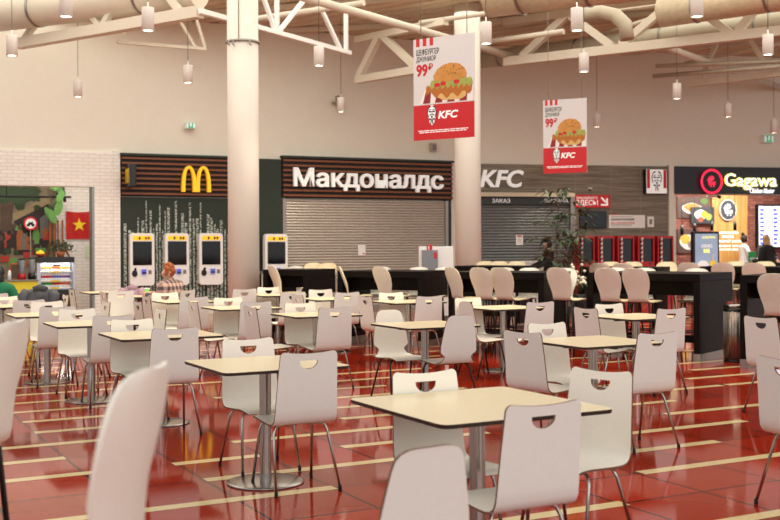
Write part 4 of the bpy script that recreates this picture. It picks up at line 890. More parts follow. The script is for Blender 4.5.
def make_stool(ms=('seatwood', 'stoolback', 'seatwood'), k=.335, lean=1.0):
    o = empty('bar_stool', (0, 0, 0))
    rows = [(.20, .425 + k, .15), (.192, .442 + k, .17), (.17, .45 + k, .18), (.1, .45 + k, .186), (0, .441 + k, .186), (-.09, .437 + k, .175), (-.135, .442 + k, .155), (-.162, .46 + k, .142), (-.176, .49 + k, .137, .2), (-.19, .55 + k, .15, .5), (-.216, .62 + k, .172, 1), (-.242, .69 + k, .186, 1), (-.265, .75 + k, .19, 1), (-.284, .80 + k, .182, 1), (-.297, .835 + k, .165, 1), (-.306, .858 + k, .14, .9), (-.311, .872 + k, .11, .7), (-.314, .88 + k, .07, .4)]
    rows = [(-.176 + (r_[0] + .176) * lean if r_[0] < -.176 else r_[0], *r_[1:]) for r_ in rows]
    me = shell(rows, 10, .012, None, .03)
    for m in ms: me.materials.append(M[m])
    link('seat_shell', me, o)
    for sx in (-1, 1):
        for sy in (-1, 1): MB().tube([(sx * .11, sy * .1, .43 + k), (sx * .14, sy * .13, .42 + k), (sx * .2, sy * .19, 0)], .011, 8).build('leg', M['blackmetal'], o)
    q = [(.176, .166), (-.176, .166), (-.176, -.166), (.176, -.166), (.176, .166)]; b = MB()
    for i in range(4): b.tube([(*q[i], .3), (*q[i + 1], .3)], .009, 8)
    b.build('footrest', M['blackmetal'], o); MB().box(-.12, .12, -.11, .11, .417 + k, .433 + k).build('seat_plate', M['blackmetal'], o)
    return o
def make_table(sz, name='cafe_table'):
    o = empty(name, (0, 0, 0)); h = sz / 2; b = MB(); pts = rrect(-h, h, -h, h, .05, 6); n = len(pts)
    b.add([(x, y, .772) for x, y in pts], [list(range(n))], 0); b.add([(x, y, .772) for x, y in pts] + [(x * .993, y * .993, .753) for x, y in pts], [(i, n + i, n + (i + 1) % n, (i + 1) % n) for i in range(n)], 1); b.add([(x * .993, y * .993, .753) for x, y in pts], [list(range(n))[::-1]], 1)
    b.build('table_top', [M['top'], M['topedge']], o)
    MB().lathe([(.038, .012), (.038, .742)], 24).build('column', M['chrome'], o).name = 'table_leg'
    MB().lathe([(0, 0), (.245, 0), (.25, .004), (.25, .009), (.235, .013), (.05, .018), (0, .018)], 40).build('base_disc', M['chrome'], o)
    b = MB(); b.box(-h * .7, h * .7, -.02, .02, .730, .754); b.box(-.02, .02, -h * .7, h * .7, .730, .754); b.build('top_bracket', M['blackmetal'], o)
    return o
TBL = {}
TABLES = [  # key, pixel of the top's centre, size, label
    ('T1', 477, 403.5, .93, 'largest cream square cafe table nearest the camera'),
    ('T2', 265, 363, .84, 'cream cafe table whose round chrome base disc shows fully, left of centre'),
    ('T4', 593, 341, .80, 'cream cafe table just behind the nearest table, right of centre'),
    ('T5', 425, 324.3, .80, 'cream cafe table with two round-topped chairs drawn up, centre'),
    ('T6', 503, 307.2, .80, 'cream cafe table in front of the paired bar stools'),
    ('T7', 636, 316.2, .80, 'cream cafe table close to the bar tables below the red kiosks'),
    ('T8', 408, 301.3, .80, 'cream cafe table directly below the low white fire partition'),
    ('T9', 316, 314, .80, 'cream cafe table between a white and a pinkish chair below the shutter notice'),
    ('T10', 241, 307.3, .80, 'cream cafe table in line with the wide column, kiosks behind'),
    ('T11', 278, 294.6, .72, 'cream cafe table right beside the foot of the wide column'),
    ('T12', 333, 298.4, .80, 'cream cafe table under the shutter left half in front of the bar'),
    ('T14', 91, 323, .80, 'cream cafe table at left in front of the drinks fridge'),
    ('T15', 47, 314, .80, 'cream cafe table at far left below the yellow stall counter'),
    ('T16', 1, 306, .80, 'cream cafe table cut by the left edge, in front of green-clad person'),
    ('T17', 160, 334, .88, 'cream cafe table half hidden by a lilac chair below the middle kiosk'),
    ('T18', 137, 296, .80, 'small-looking cream cafe table in front of the seated red-haired woman'),
    ('T19', 185, 301, .74, 'cream cafe table behind which the red-haired woman sits'),
    ('T20', 108, 292, .80, 'cream cafe table by the white brick pier, right of drinks fridge'),
]
tp = {}
for key, px, py, sz, lb in TABLES:
    p = ground(px, py, .772); loc = (p.x, p.y, 0); TBL[key] = Vector((p.x, p.y))
    if sz not in tp: o = tp[sz] = make_table(sz); o.location = loc; o.rotation_euler.z = TH
    else: o = dup(tp[sz], loc, TH)
    tag(o, lb, 'table', 'square cream cafe tables')
FACE = {'A': V, 'C': -V, 'R': U, 'L': -U}
CH = {}
make = {'a': make_cafe_chair, 'b': make_round_chair}
def chair(kind, px, py, f, label, jit=0):
    top = .88
    q = ground(px, py, top).to_2d(); d = FACE[f].copy(); d.rotate(Matrix.Rotation(R(jit), 2)); sd = Vector((d.y, -d.x))
    def clash(p):                                                   # a chair back may not stand inside a table top
        for key, _, _, sz, _ in TABLES:
            for w_ in (-.21, -.1, 0, .1, .21):
                for e_ in (-.012, .015):
                    r_ = p + sd * w_ + d * e_ - TBL[key]
                    if abs(r_.dot(U)) < sz / 2 and abs(r_.dot(V)) < sz / 2: return True
        return False
    for k in range(80):
        t_ = [q * (1 + .003 * k)] * (f != 'A') + [q * (1 - .003 * k)] * (f != 'C')
        t_ = [p for p in t_ if not clash(p)]
        if t_: q = t_[0]; break
    c = q + d * .245
    rz = math.atan2(-d.x, d.y)
    if kind not in CH: o = CH[kind] = make[kind](); o.location = (c.x, c.y, 0); o.rotation_euler.z = rz
    else: o = dup(CH[kind], (c.x, c.y, 0), rz)
    tag(o, label, 'chair', 'cafe chairs with cutout handles' if kind == 'a' else 'round-topped cafe chairs')
    return o
CHAIRS = [
    # around the nearest table
    ('a', 425, 371, 'C', 'white chair facing the camera across the nearest table'),
    ('a', 543, 402, 'A', 'biggest lilac chair back, on the near side of the nearest table'),
    ('a', 601, 369, 'L', 'cream-white chair at the right end of the nearest table'),
    # table with the whole base showing
    ('a', 248, 338, 'C', 'white chair facing us behind the table with whole base disc'),
    ('a', 308.5, 348, 'A', 'lilac chair back tucked into the table with whole base disc'),
    # table half hidden on the left
    ('a', 175, 327.5, 'A', 'lilac chair back right behind the blurred foreground stool'),
    ('a', 132, 318.7, 'C', 'white chair facing us beyond the table below the middle kiosk'),
    ('a', 161, 308.5, 'L', 'narrow cream chair seen nearly edge-on above the half hidden table'),
    ('a', 113, 314.8, 'A', 'lilac chair pulled to the near side of the table below the fridge'),
    ('a', 77, 308.5, 'C', 'white chair with dark cutout facing us below the drinks fridge'),
    ('a', 57.5, 305, 'A', 'pinkish chair back at near side of table below the yellow counter'),
    ('a', 47, 301, 'C', 'cream chair mostly hidden behind pinkish backs, below the dark draped jacket'),
    ('a', 29, 299.5, 'A', 'pinkish chair back just left of the dark draped jacket'),
    ('a', 4, 296.5, 'C', 'cream chair cut by the left edge in front of green-clad person'),
    ('a', 23, 290, 'R', 'thin pink chair seen edge-on in front of the yellow counter'),
    ('a', 72, 289, 'R', 'thin pinkish chair seen edge-on in front of the fridge right side'),
    ('a', 65.5, 294.5, 'L', 'small cream chair with cutout in front of the fridge bottom'),
    ('a', 103.5, 291.5, 'R', 'thin tan chair seen edge-on beside the white brick pier'),
    ('a', 106, 301.3, 'L', 'small cream chair turned left below the white brick pier'),
    ('a', 121, 288.5, 'A', 'pinkish chair back beside the mauve jacket below the first kiosk'),
    ('a', 146.5, 295.6, 'R', 'pinkish chair turned right, just left of the chair in front of red-haired woman'),
    ('a', 138, 301, 'R', 'narrow tan-edged chair just left of the pinkish chair by the woman'),
    ('a', 165, 292.3, 'C', 'white chair facing us right in front of the red-haired woman'),
    ('a', 194, 296.5, 'A', 'pinkish chair back below the third kiosk'),
    ('a', 193, 301.5, 'R', 'narrow pinkish chair overlapping the pinkish back below the third kiosk'),
    ('a', 228, 297.6, 'C', 'white chair facing us left of the wide column foot'),
    ('a', 256, 301.3, 'A', 'pinkish chair back straight below the wide column'),
    ('a', 250.5, 306.3, 'R', 'narrow pinkish chair overlapping the pinkish back below the column'),
    ('a', 300, 303, 'C', 'white chair facing us behind the table below the shutter notice'),
    ('a', 335, 307, 'A', 'pinkish chair back on the near side of table below shutter notice'),
    ('a', 347, 291.5, 'A', 'pinkish chair back with dark slot below right half of the shutter'),
    ('a', 365.5, 296, 'R', 'narrow pinkish chair turned right beside the dark slotted pinkish back'),
    ('a', 320.5, 289.2, 'C', 'white chair with dark cutout facing us under the shutter middle'),
    ('a', 391, 292.2, 'C', 'white chair facing us left of the fire partition, behind its table'),
    ('a', 429, 295.7, 'A', 'lilac chair back with dark slot right below the fire partition'),
    ('b', 389, 309.8, 'C', 'round-topped white chair facing us at the left of central table'),
    ('b', 460, 312, 'A', 'round-topped lilac chair back with black legs at centre'),
    ('a', 468, 297.6, 'C', 'white chair facing us behind the centre round-topped lilac chair'),
    ('b', 466, 301.5, 'R', 'round-topped taupe chair turned right at the table before paired stools'),
    ('a', 523, 331, 'R', 'bluish lilac chair at the left end of the table behind nearest table'),
    ('a', 547, 322.5, 'C', 'white chair facing us, its left half behind the bluish lilac chair'),
    ('a', 657, 332, 'A', 'tall lilac chair back at right, showing both its front legs'),
    ('a', 540, 301.5, 'A', 'lilac chair back with dark slot below the leafy plant'),
    ('a', 586, 307.5, 'R', 'pinkish chair turned right below the red order sign'),
    ('a', 609, 303.4, 'C', 'white chair facing us below the right pair of bar stools'),
    ('a', 671, 308, 'A', 'pinkish chair back in front of the bar table end, right'),
    ('a', 761, 316.5, 'R', 'pinkish chair near the right edge beside the steel bin'),
    ('a', 783, 357.5, 'R', 'nearest chair cut by the right edge, lilac back'),
    ('a', 268.5, 286.8, 'C', 'white chair with dark cutout facing us right of the column foot'),
    ('a', 293, 291.3, 'A', 'pinkish chair back in front of the grey service counter'),
    ('a', 297.5, 294.5, 'R', 'narrow pinkish chair overlapping the pinkish back by the grey counter'),
    ('a', 244.5, 288.3, 'A', 'pinkish chair back standing right in front of the wide column foot'),
]
for c in CHAIRS: chair(*c, **({'jit': 16} if c[1] == 601 else {'jit': 12} if c[1] == 523 else {}))
chair('b', 428, 446, 'A', 'blurred round-topped chair back rising at the bottom centre', 8)

# ---------------------------------------------------------------- bar tables
def bar_table(corner, L, th, d, label, name='bar_table', left=False):
    """corner = near right foot of the long side (near left foot when left); the long side runs along (cos th, -sin th)"""
    o = empty(name, (corner[0], corner[1], 0), -th); tag(o, label, 'bar table', 'black bar tables'); H = 1.14
    x0, x1 = (0, L) if left else (-L, 0)
    MB().bbox(x0, x1, 0, d, H - .1, H, .006).build('table_top', M['bar'], o)
    for xa in (x0, x1 - .09):
        p = MB().box(xa, xa + .09, 0, d, .74, H - .1).box(xa, xa + .085, 0.005, d * .82, .1, .74).build('end_panel', M['bar'], o)
        MB().box(xa - .004, xa + .094, -.004, d * .82 + .004, 0, .1).build('steel_plinth', M['plinth'], p)
    MB().box(x0 + .09, x1 - .09, .3, .34, H - .3, H - .1).build('apron', M['bar'], o)
    MB().box(x0 + .09, x1 - .09, d * .41 - .02, d * .41 + .02, .2, .3).build('foot_bar', M['bar'], o)
    return o
def cp(px, Y): a, _ = ray(px, 300); return Vector((a * Y, Y))
BT = {}
def bar(k, px, Y, L, th, d, label, left=False): BT[k] = (cp(px, Y), R(th), d); bar_table(cp(px, Y), L, R(th), d, label, left=left)
bar(1, 308, 17.5, .85, 25, .95, 'black bar table just right of the wide column')
bar(2, 423, 16.1, 1.45, 26, .95, 'black bar table below the shutter and the fire partition')
bar(3, 544, 15.0, 1.5, 31, 1.0, 'black bar table in front of the leafy plant')
bar(4, 700, 14.0, 1.62, 38, 1.15, 'long black bar table whose end panel stands beside the steel bin')
bar(5, 740, 13.4, 1.9, 36, 1.0, 'black bar table cut by the right edge, beyond the steel bin', True)
bar(6, 657, 18.0, 1.35, 30, .8, 'farther black bar table in front of the red framed kiosks')
bar(7, 800, 17.6, 1.7, 34, .8, 'farther black bar table in front of the chicken stall')
bar(8, 520, 19.6, 1.3, 28, .8, 'farther black bar table before the grey shutter and white till')
# stools
STO = None
def stool(p, ang, label, group):
    """ang = compass angle of the way it faces, from straight away (0) turning right"""
    global STO
    d = Vector((math.sin(R(ang)), math.cos(R(ang)))); c = p + d * .31; rz = math.atan2(-d.x, d.y)
    if STO is None: o = STO = make_stool(); o.location = (c.x, c.y, 0); o.rotation_euler.z = rz
    else: o = dup(STO, (c.x, c.y, 0), rz)
    tag(o, label, 'bar stool', group)
def at_bar(k, px, off, ang, label, group):
    """a stool whose back stands off metres from the near face of bar table k (past its far face when off > 0), seen at px"""
    c, th, d = BT[k]; n = Vector((math.sin(th), math.cos(th))); l = Vector((math.cos(th), -math.sin(th))); q = c + n * (off if off < 0 else d + off); a, _ = ray(px, 270)
    s_ = (a * q.y - q.x) / (l.x - a * l.y); stool(q + l * s_, ang, label, group)
gN = 'bar stools on the near side of the bar tables'
for k, px, off, a, lb in ((1, 270, -.42, 62, 'taupe bar stool back right of the wide column'), (2, 339, -.36, 88, 'bar stool seen edge-on as a thin curve below the shutter'), (2, 378, -.4, 50, 'taupe bar stool back below the notice on the shutter'),
                     (3, 449, -.45, 62, 'taupe bar stool turned right, in front of second column'), (3, 478, -.42, 42, 'taupe bar stool, left one of the touching pair'), (3, 498.5, -.42, 42, 'taupe bar stool, right one of the touching pair'),
                     (4, 556, -.5, 42, 'taupe bar stool right below the leafy plant'), (4, 605, -.42, 40, 'taupe bar stool, left of two in front of the red kiosks'), (4, 633, -.42, 40, 'taupe bar stool, right of two in front of the red kiosks')):
    at_bar(k, px, off, a, lb, gN)
stool(cp(774, 11.3), 36, 'biggest taupe bar stool back at the right edge', gN)
gF = 'bar stools across the bar tables'
M['whitestool'] = mat('bone_laminate', 'f0eadb', .4, var=.02)
OLD, STO = STO, None
STO = make_stool(('whitestool', 'whitestool', 'ply'), .3)
for k, px, lb in ((1, 297, 'bar stool top peeping over the bar right of the grey counter'), (2, 383, 'bar stool top peeping over the bar behind the taupe stool below shutter notice'), (2, 420, 'bar stool top peeping over the bar below the fire cabinet'), (2, 445, 'bar stool top peeping over bar at right of the fire partition'),
                  (3, 505, 'grey bar stool top peeping over the bar left of the white till'), (3, 530, 'wider grey bar stool top over the bar below the white till'), (3, 566, 'grey bar stool top over the bar right below the plant leaves'),
                  (4, 617, 'grey bar stool top between the two taupe stools below red kiosks'), (4, 645, 'grey bar stool top right of the taupe pair below red kiosks'), (4, 697, 'wide grey bar stool top above the long bar table right end')):
    at_bar(k, px, .2, 205, lb, gF)
COL.objects.unlink(STO)
for ch in kids(STO): COL.objects.unlink(ch)
STO = OLD
gB = 'bar stools of the back row'
for p, a, lb in ((cp(314, 20.2), 205, 'back row bar stool top, left of two touching ones below the shutter'), (cp(329, 19.9), 205, 'back row bar stool top, right of two touching ones below the shutter')): stool(p, a, lb, gB)
for k, px, off, a, lb in ((8, 486, .25, 205, 'cream back row stool top just right of the second column'), (8, 500, .25, 205, 'cream back row stool top, second one right of the second column'), (8, 517.5, .25, 205, 'cream back row stool top below the white till left end'),
                  (6, 599, -.42, 30, 'tall beige back row stool behind the left taupe stool'), (6, 611, .25, 205, 'cream back row stool top below the second red kiosk'), (6, 622, -.42, 30, 'tall beige back row stool between the two taupe stools'), (6, 633, .25, 205, 'cream back row stool top below the third red kiosk'), (6, 667, .25, 205, 'cream back row stool top below the fifth red kiosk'),
                  (7, 688, -.5, 30, 'tall beige back row stool left of the lit poster stand'), (7, 722, -.45, 30, 'tall beige back row stool right of the lit poster stand'), (7, 736, .25, 205, 'cream back row stool top below the white-clad worker'), (7, 753, -.45, 30, 'tall beige back row stool near the person in black'), (7, 765, .25, 205, 'cream back row stool top below the person in black')):
    at_bar(k, px, off, a, lb, gB)
M['whitestool'] = mat('bone_laminate', 'f0eadb', .4, var=.02)
STO = make_stool(('whitestool', 'whitestool', 'whitestool'), .395, .6)
# the two out-of-focus stools close to the camera
for px, py, a, lb in ((31, 321, -86, 'blurred close bar stool back cut by the left edge'), (180, 366, -84, 'blurred close bar stool back in the lower left, seen edge-on')):
    q = ground(px, py, 1.275); stool(Vector((q.x, q.y)), a, lb, 'blurred bar stools near the camera')
COL.objects.unlink(STO)
for ch in kids(STO): COL.objects.unlink(ch)

# ---------------------------------------------------------------- striped steel bin
q = cp(735.5, 14.1); o = empty('litter_bin', (q.x, q.y, 0), -R(38)); tag(o, 'tall brushed steel litter bin between the two bar tables at right', 'bin')
b = MB(); b.lathe([(0, .02), (.15, .02), (.15, .66), (0, .66)], 28); b.build('body', mat('bin_steel', '9c8b80', .3, metal=.85, var=.1), o); b = MB()
for i in range(28): t = 2 * math.pi * i / 28; b.tube([(.151 * math.cos(t), .151 * math.sin(t), .03), (.151 * math.cos(t), .151 * math.sin(t), .65)], .005, 6)
b.build('ribs', M['plinth'], o)
MB().lathe([(.155, .66), (.155, .685), (.12, .69), (.0, .69)], 28).build('black_collar', M['black'], o); MB().lathe([(.09, .70), (.15, .70), (.15, .735), (.09, .735), (.09, .70)], 28).build('lid_ring', M['chrome'], o); MB().lathe([(.14, .02), (.155, .02), (.155, 0), (.0, 0)], 28).build('foot', M['black'], o)
for t in (0, 2.1, 4.2): MB().tube([(.12 * math.cos(t), .12 * math.sin(t), .685), (.12 * math.cos(t), .12 * math.sin(t), .705)], .012, 6).build('post', M['black'], o)

# ---------------------------------------------------------------- tall plant
q = cp(557, 18.0); o = empty('potted_tree', (q.x, q.y, 0)); tag(o, 'tall leafy potted plant with narrow drooping leaves behind the bar table', 'plant'); rnd = random.Random(21)
MB().lathe([(0, 0), (.18, 0), (.24, .5), (.22, .5), (.2, .46), (0, .46)], 24).build('pot', M['black'], o); MB().lathe([(0, .45), (.2, .45)], 20).build('soil', mat('soil', '2c211a', .9, var=.4), o)
leafm = mat('leaf_dark_green', '2c4220', .5, var=.45, scale=12); st = MB(); lf = MB()
def leaf(p, a, el, L_, wd):
    d = Vector((math.cos(a) * math.cos(el), math.sin(a) * math.cos(el), math.sin(el))); s_ = Vector((-math.sin(a), math.cos(a), 0)); N = 5; vs = []
    for k in range(N + 1):
        t = k / N; c_ = p + d * (L_ * t) + Vector((0, 0, -L_ * .45 * t * t)); w_ = wd * math.sin(math.pi * min(1, .08 + t * .92)) ** .8
        vs += [c_ + s_ * w_ + Vector((0, 0, .15 * w_)), c_, c_ - s_ * w_ + Vector((0, 0, .15 * w_))]
    fs = []
    for k in range(N): i = 3 * k; fs += [(i, i + 1, i + 4, i + 3), (i + 1, i + 2, i + 5, i + 4)]
    lf.add(vs, fs, 0, True)
for (bx, by, tx_, ty_, ht) in ((-.06, 0, .04, .03, 2.34), (.08, .03, .3, .05, 2.0), (.02, -.05, -.04, -.12, 1.6)):
    N = 10; pts = [Vector((bx + (tx_ - bx) * (k / N) + .012 * math.sin(k * 1.7), by + (ty_ - by) * (k / N), .42 + (ht - .42) * k / N)) for k in range(N + 1)]
    st.tube(pts, [.018 - .0012 * k for k in range(N + 1)], 8)
    for k in range(4, N + 1):
        for j in range(3 if k < N else 7):
            a = rnd.uniform(0, 6.28); br_ = rnd.uniform(.1, .38); tip = pts[k] + Vector((math.cos(a) * br_, math.sin(a) * br_, rnd.uniform(-.02, .14)))
            st.tube([pts[k], (pts[k] + tip) / 2 + Vector((0, 0, .03)), tip], .004, 5)
            for q_ in range(5): leaf(tip, a + rnd.uniform(-1.3, 1.3), rnd.uniform(-.25, .5), rnd.uniform(.17, .30), .021)
st.build('stems', mat('stem_brown', '5b4630', .7), o); lf.build('leaves', leafm, o)
q = cp(577, 17.6); o = empty('flower_vase', (q.x + .04, q.y, 0)); tag(o, 'small vase of white flowers standing low right of the tall plant', 'flowers'); rnd = random.Random(8)
MB().lathe([(0, 0), (.1, 0), (.1, .7), (.09, .72), (0, .72)], 16).build('vase', M['black'], o); b = MB(); lf = MB()
for i in range(26):
    a, r_ = rnd.uniform(0, 6.28), rnd.uniform(.02, .16); p = Vector((r_ * math.cos(a), r_ * math.sin(a), .95 + rnd.uniform(-.1, .25))); MB().sphere(p, .026, 0, 6, 4).build('flower', mat('flower_cream', 'efe6cf', .7), o); lf.tube([(0, 0, .7), p], .004, 4)
    leaf(p, a, rnd.uniform(-.5, .4), .14, .014)
lf.build('stems', leafm, o)

# ================================================================ PEOPLE
SK = mat('skin', 'c9957a', .55, var=.05, scale=12)
def person(loc, rz, label, joints, edges, cloth, hair, hairstyle='short', look=0.0, skirt=None):
    """one skinned body; cloth = list of (name, material, set of bones it covers, offset)"""
    names = list(joints); idx = {n: i for i, n in enumerate(names)}
    me = bpy.data.meshes.new('person'); me.from_pydata([joints[n][:3] for n in names], [(idx[a], idx[b]) for a, b in edges], [])
    ob = bpy.data.objects.new('tmp_body', me); COL.objects.link(ob)
    if not me.skin_vertices: me.attributes  # layer is made by the modifier below
    sk = ob.modifiers.new('skin', 'SKIN'); ss = ob.modifiers.new('sub', 'SUBSURF'); ss.levels = 2; ss.render_levels = 2
    bm = bmesh.new(); bm.from_mesh(me); lay = bm.verts.layers.skin.verify(); bm.verts.ensure_lookup_table()
    for n in names: r_ = joints[n][3]; r2 = joints[n][4] if len(joints[n]) > 4 else r_; bm.verts[idx[n]][lay].radius = (r_, r2); bm.verts[idx[n]][lay].use_root = (n == 'pelvis')
    bm.to_mesh(me); bm.free(); sk.use_smooth_shade = True
    dg = bpy.context.evaluated_depsgraph_get(); dg.update(); body = bpy.data.meshes.new_from_object(ob.evaluated_get(dg)); bpy.data.objects.remove(ob)
    root = link('person', body, None, loc, rz); body.materials.clear(); body.materials.append(SK); tag(root, label, 'person')
    segs = [(a, b, Vector(joints[a][:3]), Vector(joints[b][:3])) for a, b in edges]
    def bone(p):
        best = None
        for a, b, A, B in segs:
            d = B - A; t = max(0, min(1, (p - A).dot(d) / max(d.dot(d), 1e-9))); q = (p - A - d * t).length - (joints[a][3] * (1 - t) + joints[b][3] * t)
            if best is None or q < best[0]: best = (q, (a, b))
        return best[1]
    fb = [bone(f.center) for f in body.polygons]
    for nm, m_, bones, off in cloth:
        vs = {}; cv = []; cf = []
        for f, bn in zip(body.polygons, fb):
            if bn in bones:
                q = []
                for vi in f.vertices:
                    if vi not in vs: vs[vi] = len(cv); v = body.vertices[vi]; cv.append(v.co + v.normal * off)
                    q.append(vs[vi])
                cf.append(q)
        MB().add(cv, cf, 0, True).build(nm, m_, root)
    hc = Vector(joints['head'][:3]); fd = Vector((math.sin(-look), math.cos(look), 0)); b = MB()
    def keep(c): return c.dot(fd) < .045 or c.z > .075
    if hairstyle == 'curly':
        for i in range(90):
            v = Vector((noise.random(), noise.random(), 0)); a = random.uniform(0, 6.28); z = random.uniform(-.5, 1); r_ = math.sqrt(max(0, 1 - z * z)); c = Vector((r_ * math.cos(a) * .078, r_ * math.sin(a) * .088, z * .10 + .03))
            if keep(c): b.sphere(hc + c, random.uniform(.022, .034), 0, 6, 5)
        b.sphere(hc + Vector((0, 0, .02)), (.09, .10, .112), 0, 14, 10, keep)
    else:
        b.sphere(hc + Vector((0, 0, .015)), (.095, .112, .125), 0, 16, 12, keep)
        if hairstyle == 'bun': b.sphere(hc + Vector((0, 0, .15)) - fd * .05, .05, 0, 10, 8)
        if hairstyle == 'long': b.sphere(hc - fd * .03 + Vector((0, 0, -.07)), (.092, .09, .14), 0, 14, 10, lambda c: c.dot(fd) < .05)
    b.build('hair', hair, root)
    sd = Vector((fd.y, -fd.x, 0)); b = MB(); 
    for s_ in (-1, 1): b.sphere(hc + fd * .088 + sd * s_ * .033 + Vector((0, 0, .005)), .011, 0, 8, 6)
    b.build('eyes', M['white'], root); b = MB()
    for s_ in (-1, 1): b.sphere(hc + fd * .097 + sd * s_ * .033 + Vector((0, 0, .005)), .005, 0, 6, 5)
    b.build('pupils', M['textblack'], root); b = MB(); b.sphere(hc + fd * .088 + Vector((0, 0, -.062)), (.022, .012, .006), 0, 8, 6); b.build('lips', mat('lips', 'a4584e', .5), root)
    return root
def pose(sit=True, lean=.0, hands=((.2, .38, .91), (-.2, .38, .91)), fem=True, headlook=0.0, elbow_out=.06):
    J = {}; E = []
    hz = .56 if sit else .92
    J['pelvis'] = (0, 0, hz, .13, .11); J['waist'] = (0, .01 + lean * .3, hz + .19, .115, .095); J['chest'] = (0, .02 + lean * .8, hz + .38, .135, .1); J['upper'] = (0, .0 + lean, hz + .50, .1, .075)
    J['neck'] = (0, .015 + lean, hz + .575, .048, .048); J['jaw'] = (0, .03 + lean, hz + .64, .055, .06); J['head'] = (0, .035 + lean, hz + .73, .078, .09); J['crown'] = (0, .02 + lean, hz + .79, .06, .07)
    hd = Vector((math.sin(-headlook), math.cos(headlook), 0)); h = Vector(J['head'][:3]); n_ = h + hd * .108 + Vector((0, 0, -.025)); J['nose'] = (*n_, .013)
    E += [('pelvis', 'waist'), ('waist', 'chest'), ('chest', 'upper'), ('upper', 'neck'), ('neck', 'jaw'), ('jaw', 'head'), ('head', 'crown'), ('head', 'nose')]
    sdv = Vector((hd.y, -hd.x, 0))
    for s_, n in ((1, 'ear_r'), (-1, 'ear_l')): p = h + sdv * s_ * .088 + Vector((0, -.01, -.01)); J[n] = (*p, .016); E.append(('head', n))
    for s_, n in ((1, 'r'), (-1, 'l')):
        w_ = .165 if fem else .185; J['sho' + n] = (s_ * w_, lean, hz + .5, .058); sh = Vector(J['sho' + n][:3]); hnd = Vector(hands[0 if s_ > 0 else 1])
        mid = (sh + hnd) / 2; dv = hnd - sh; L_ = dv.length; need = max(0, (.56 ** 2 - L_ ** 2)) ** .5 / 2; el = mid + Vector((s_ * elbow_out, -.05, 0)) + Vector((0, -.35, -.9)).normalized() * need
        J['elb' + n] = (*el, .042); J['wri' + n] = (*hnd, .028); fw = (hnd - el).normalized(); J['palm' + n] = (*(hnd + fw * .06), .034, .018); E += [('upper', 'sho' + n), ('sho' + n, 'elb' + n), ('elb' + n, 'wri' + n), ('wri' + n, 'palm' + n)]
        side = fw.cross(Vector((0, 0, 1))); side = side.normalized() if side.length > .1 else Vector((1, 0, 0)); pl = hnd + fw * .075
        for k, (o_, l1, l2) in enumerate(((-.027, .04, .03), (-.009, .046, .036), (.009, .043, .033), (.026, .034, .026))):
            a = pl + side * o_ + fw * l1; b_ = a + fw * l2 * .8 + Vector((0, 0, -l2 * .6)); J['f%d%s' % (k, n)] = (*a, .0085); J['g%d%s' % (k, n)] = (*b_, .0075); E += [('palm' + n, 'f%d%s' % (k, n)), ('f%d%s' % (k, n), 'g%d%s' % (k, n))]
        a = hnd + fw * .04 - side * s_ * .045; b_ = a + fw * .035 - side * s_ * .01; J['t0' + n] = (*a, .011); J['t1' + n] = (*b_, .009); E += [('wri' + n, 't0' + n), ('t0' + n, 't1' + n)]
        J['hip' + n] = (s_ * .095, .02, hz - .02, .09)
        if sit: J['kne' + n] = (s_ * .11, .43, .55, .062); J['ank' + n] = (s_ * .11, .40, .09, .042); J['toe' + n] = (s_ * .12, .56, .035, .035)
        else: J['kne' + n] = (s_ * .1, .02, .49, .062); J['ank' + n] = (s_ * .1, -.02, .09, .042); J['toe' + n] = (s_ * .11, .15, .035, .035)
        E += [('pelvis', 'hip' + n), ('hip' + n, 'kne' + n), ('kne' + n, 'ank' + n), ('ank' + n, 'toe' + n)]
    return J, E
TOPB = {('pelvis', 'waist'), ('waist', 'chest'), ('chest', 'upper'), ('upper', 'shor'), ('upper', 'shol'), ('shor', 'elbr'), ('shol', 'elbl'), ('elbr', 'wrir'), ('elbl', 'wril')}
LEGB = {('pelvis', 'hipr'), ('pelvis', 'hipl'), ('hipr', 'kner'), ('hipl', 'knel'), ('kner', 'ankr'), ('knel', 'ankl')}
SHOE = {('ankr', 'toer'), ('ankl', 'toel')}
denim, dark = mat('denim', '3a4558', .8, var=.15), mat('dark_trousers', '24242a', .8)
def plaid():
    m = bpy.data.materials.new('plaid_cloth'); m.use_nodes = True; nt = m.node_tree; b = nt.nodes['Principled BSDF']; MATS['plaid'] = m; tc = nt.nodes.new('ShaderNodeTexCoord'); prev = None
    col = None
    for ax, sc_ in (('X', 11), ('Z', 10)):
        wv = nt.nodes.new('ShaderNodeTexWave'); wv.bands_direction = ax; wv.inputs['Scale'].default_value = sc_ / 3.2; nt.links.new(tc.outputs['Object'], wv.inputs['Vector']); rp = nt.nodes.new('ShaderNodeValToRGB'); rp.color_ramp.interpolation = 'CONSTANT'
        rp.color_ramp.elements[0].color = lin('51444a'); rp.color_ramp.elements[1].color = lin('d9b4a0'); rp.color_ramp.elements[1].position = .55; nt.links.new(wv.outputs['Fac'], rp.inputs[0])
        if col is None: col = rp.outputs[0]
        else:
            mx = nt.nodes.new('ShaderNodeMix'); mx.data_type = 'RGBA'; mx.inputs[0].default_value = .5; nt.links.new(col, mx.inputs[6]); nt.links.new(rp.outputs[0], mx.inputs[7]); col = mx.outputs[2]
    nt.links.new(col, b.inputs['Base Color']); b.inputs['Roughness'].default_value = .85; return m
shoes = [('shoes', M['black'], SHOE, .006)]
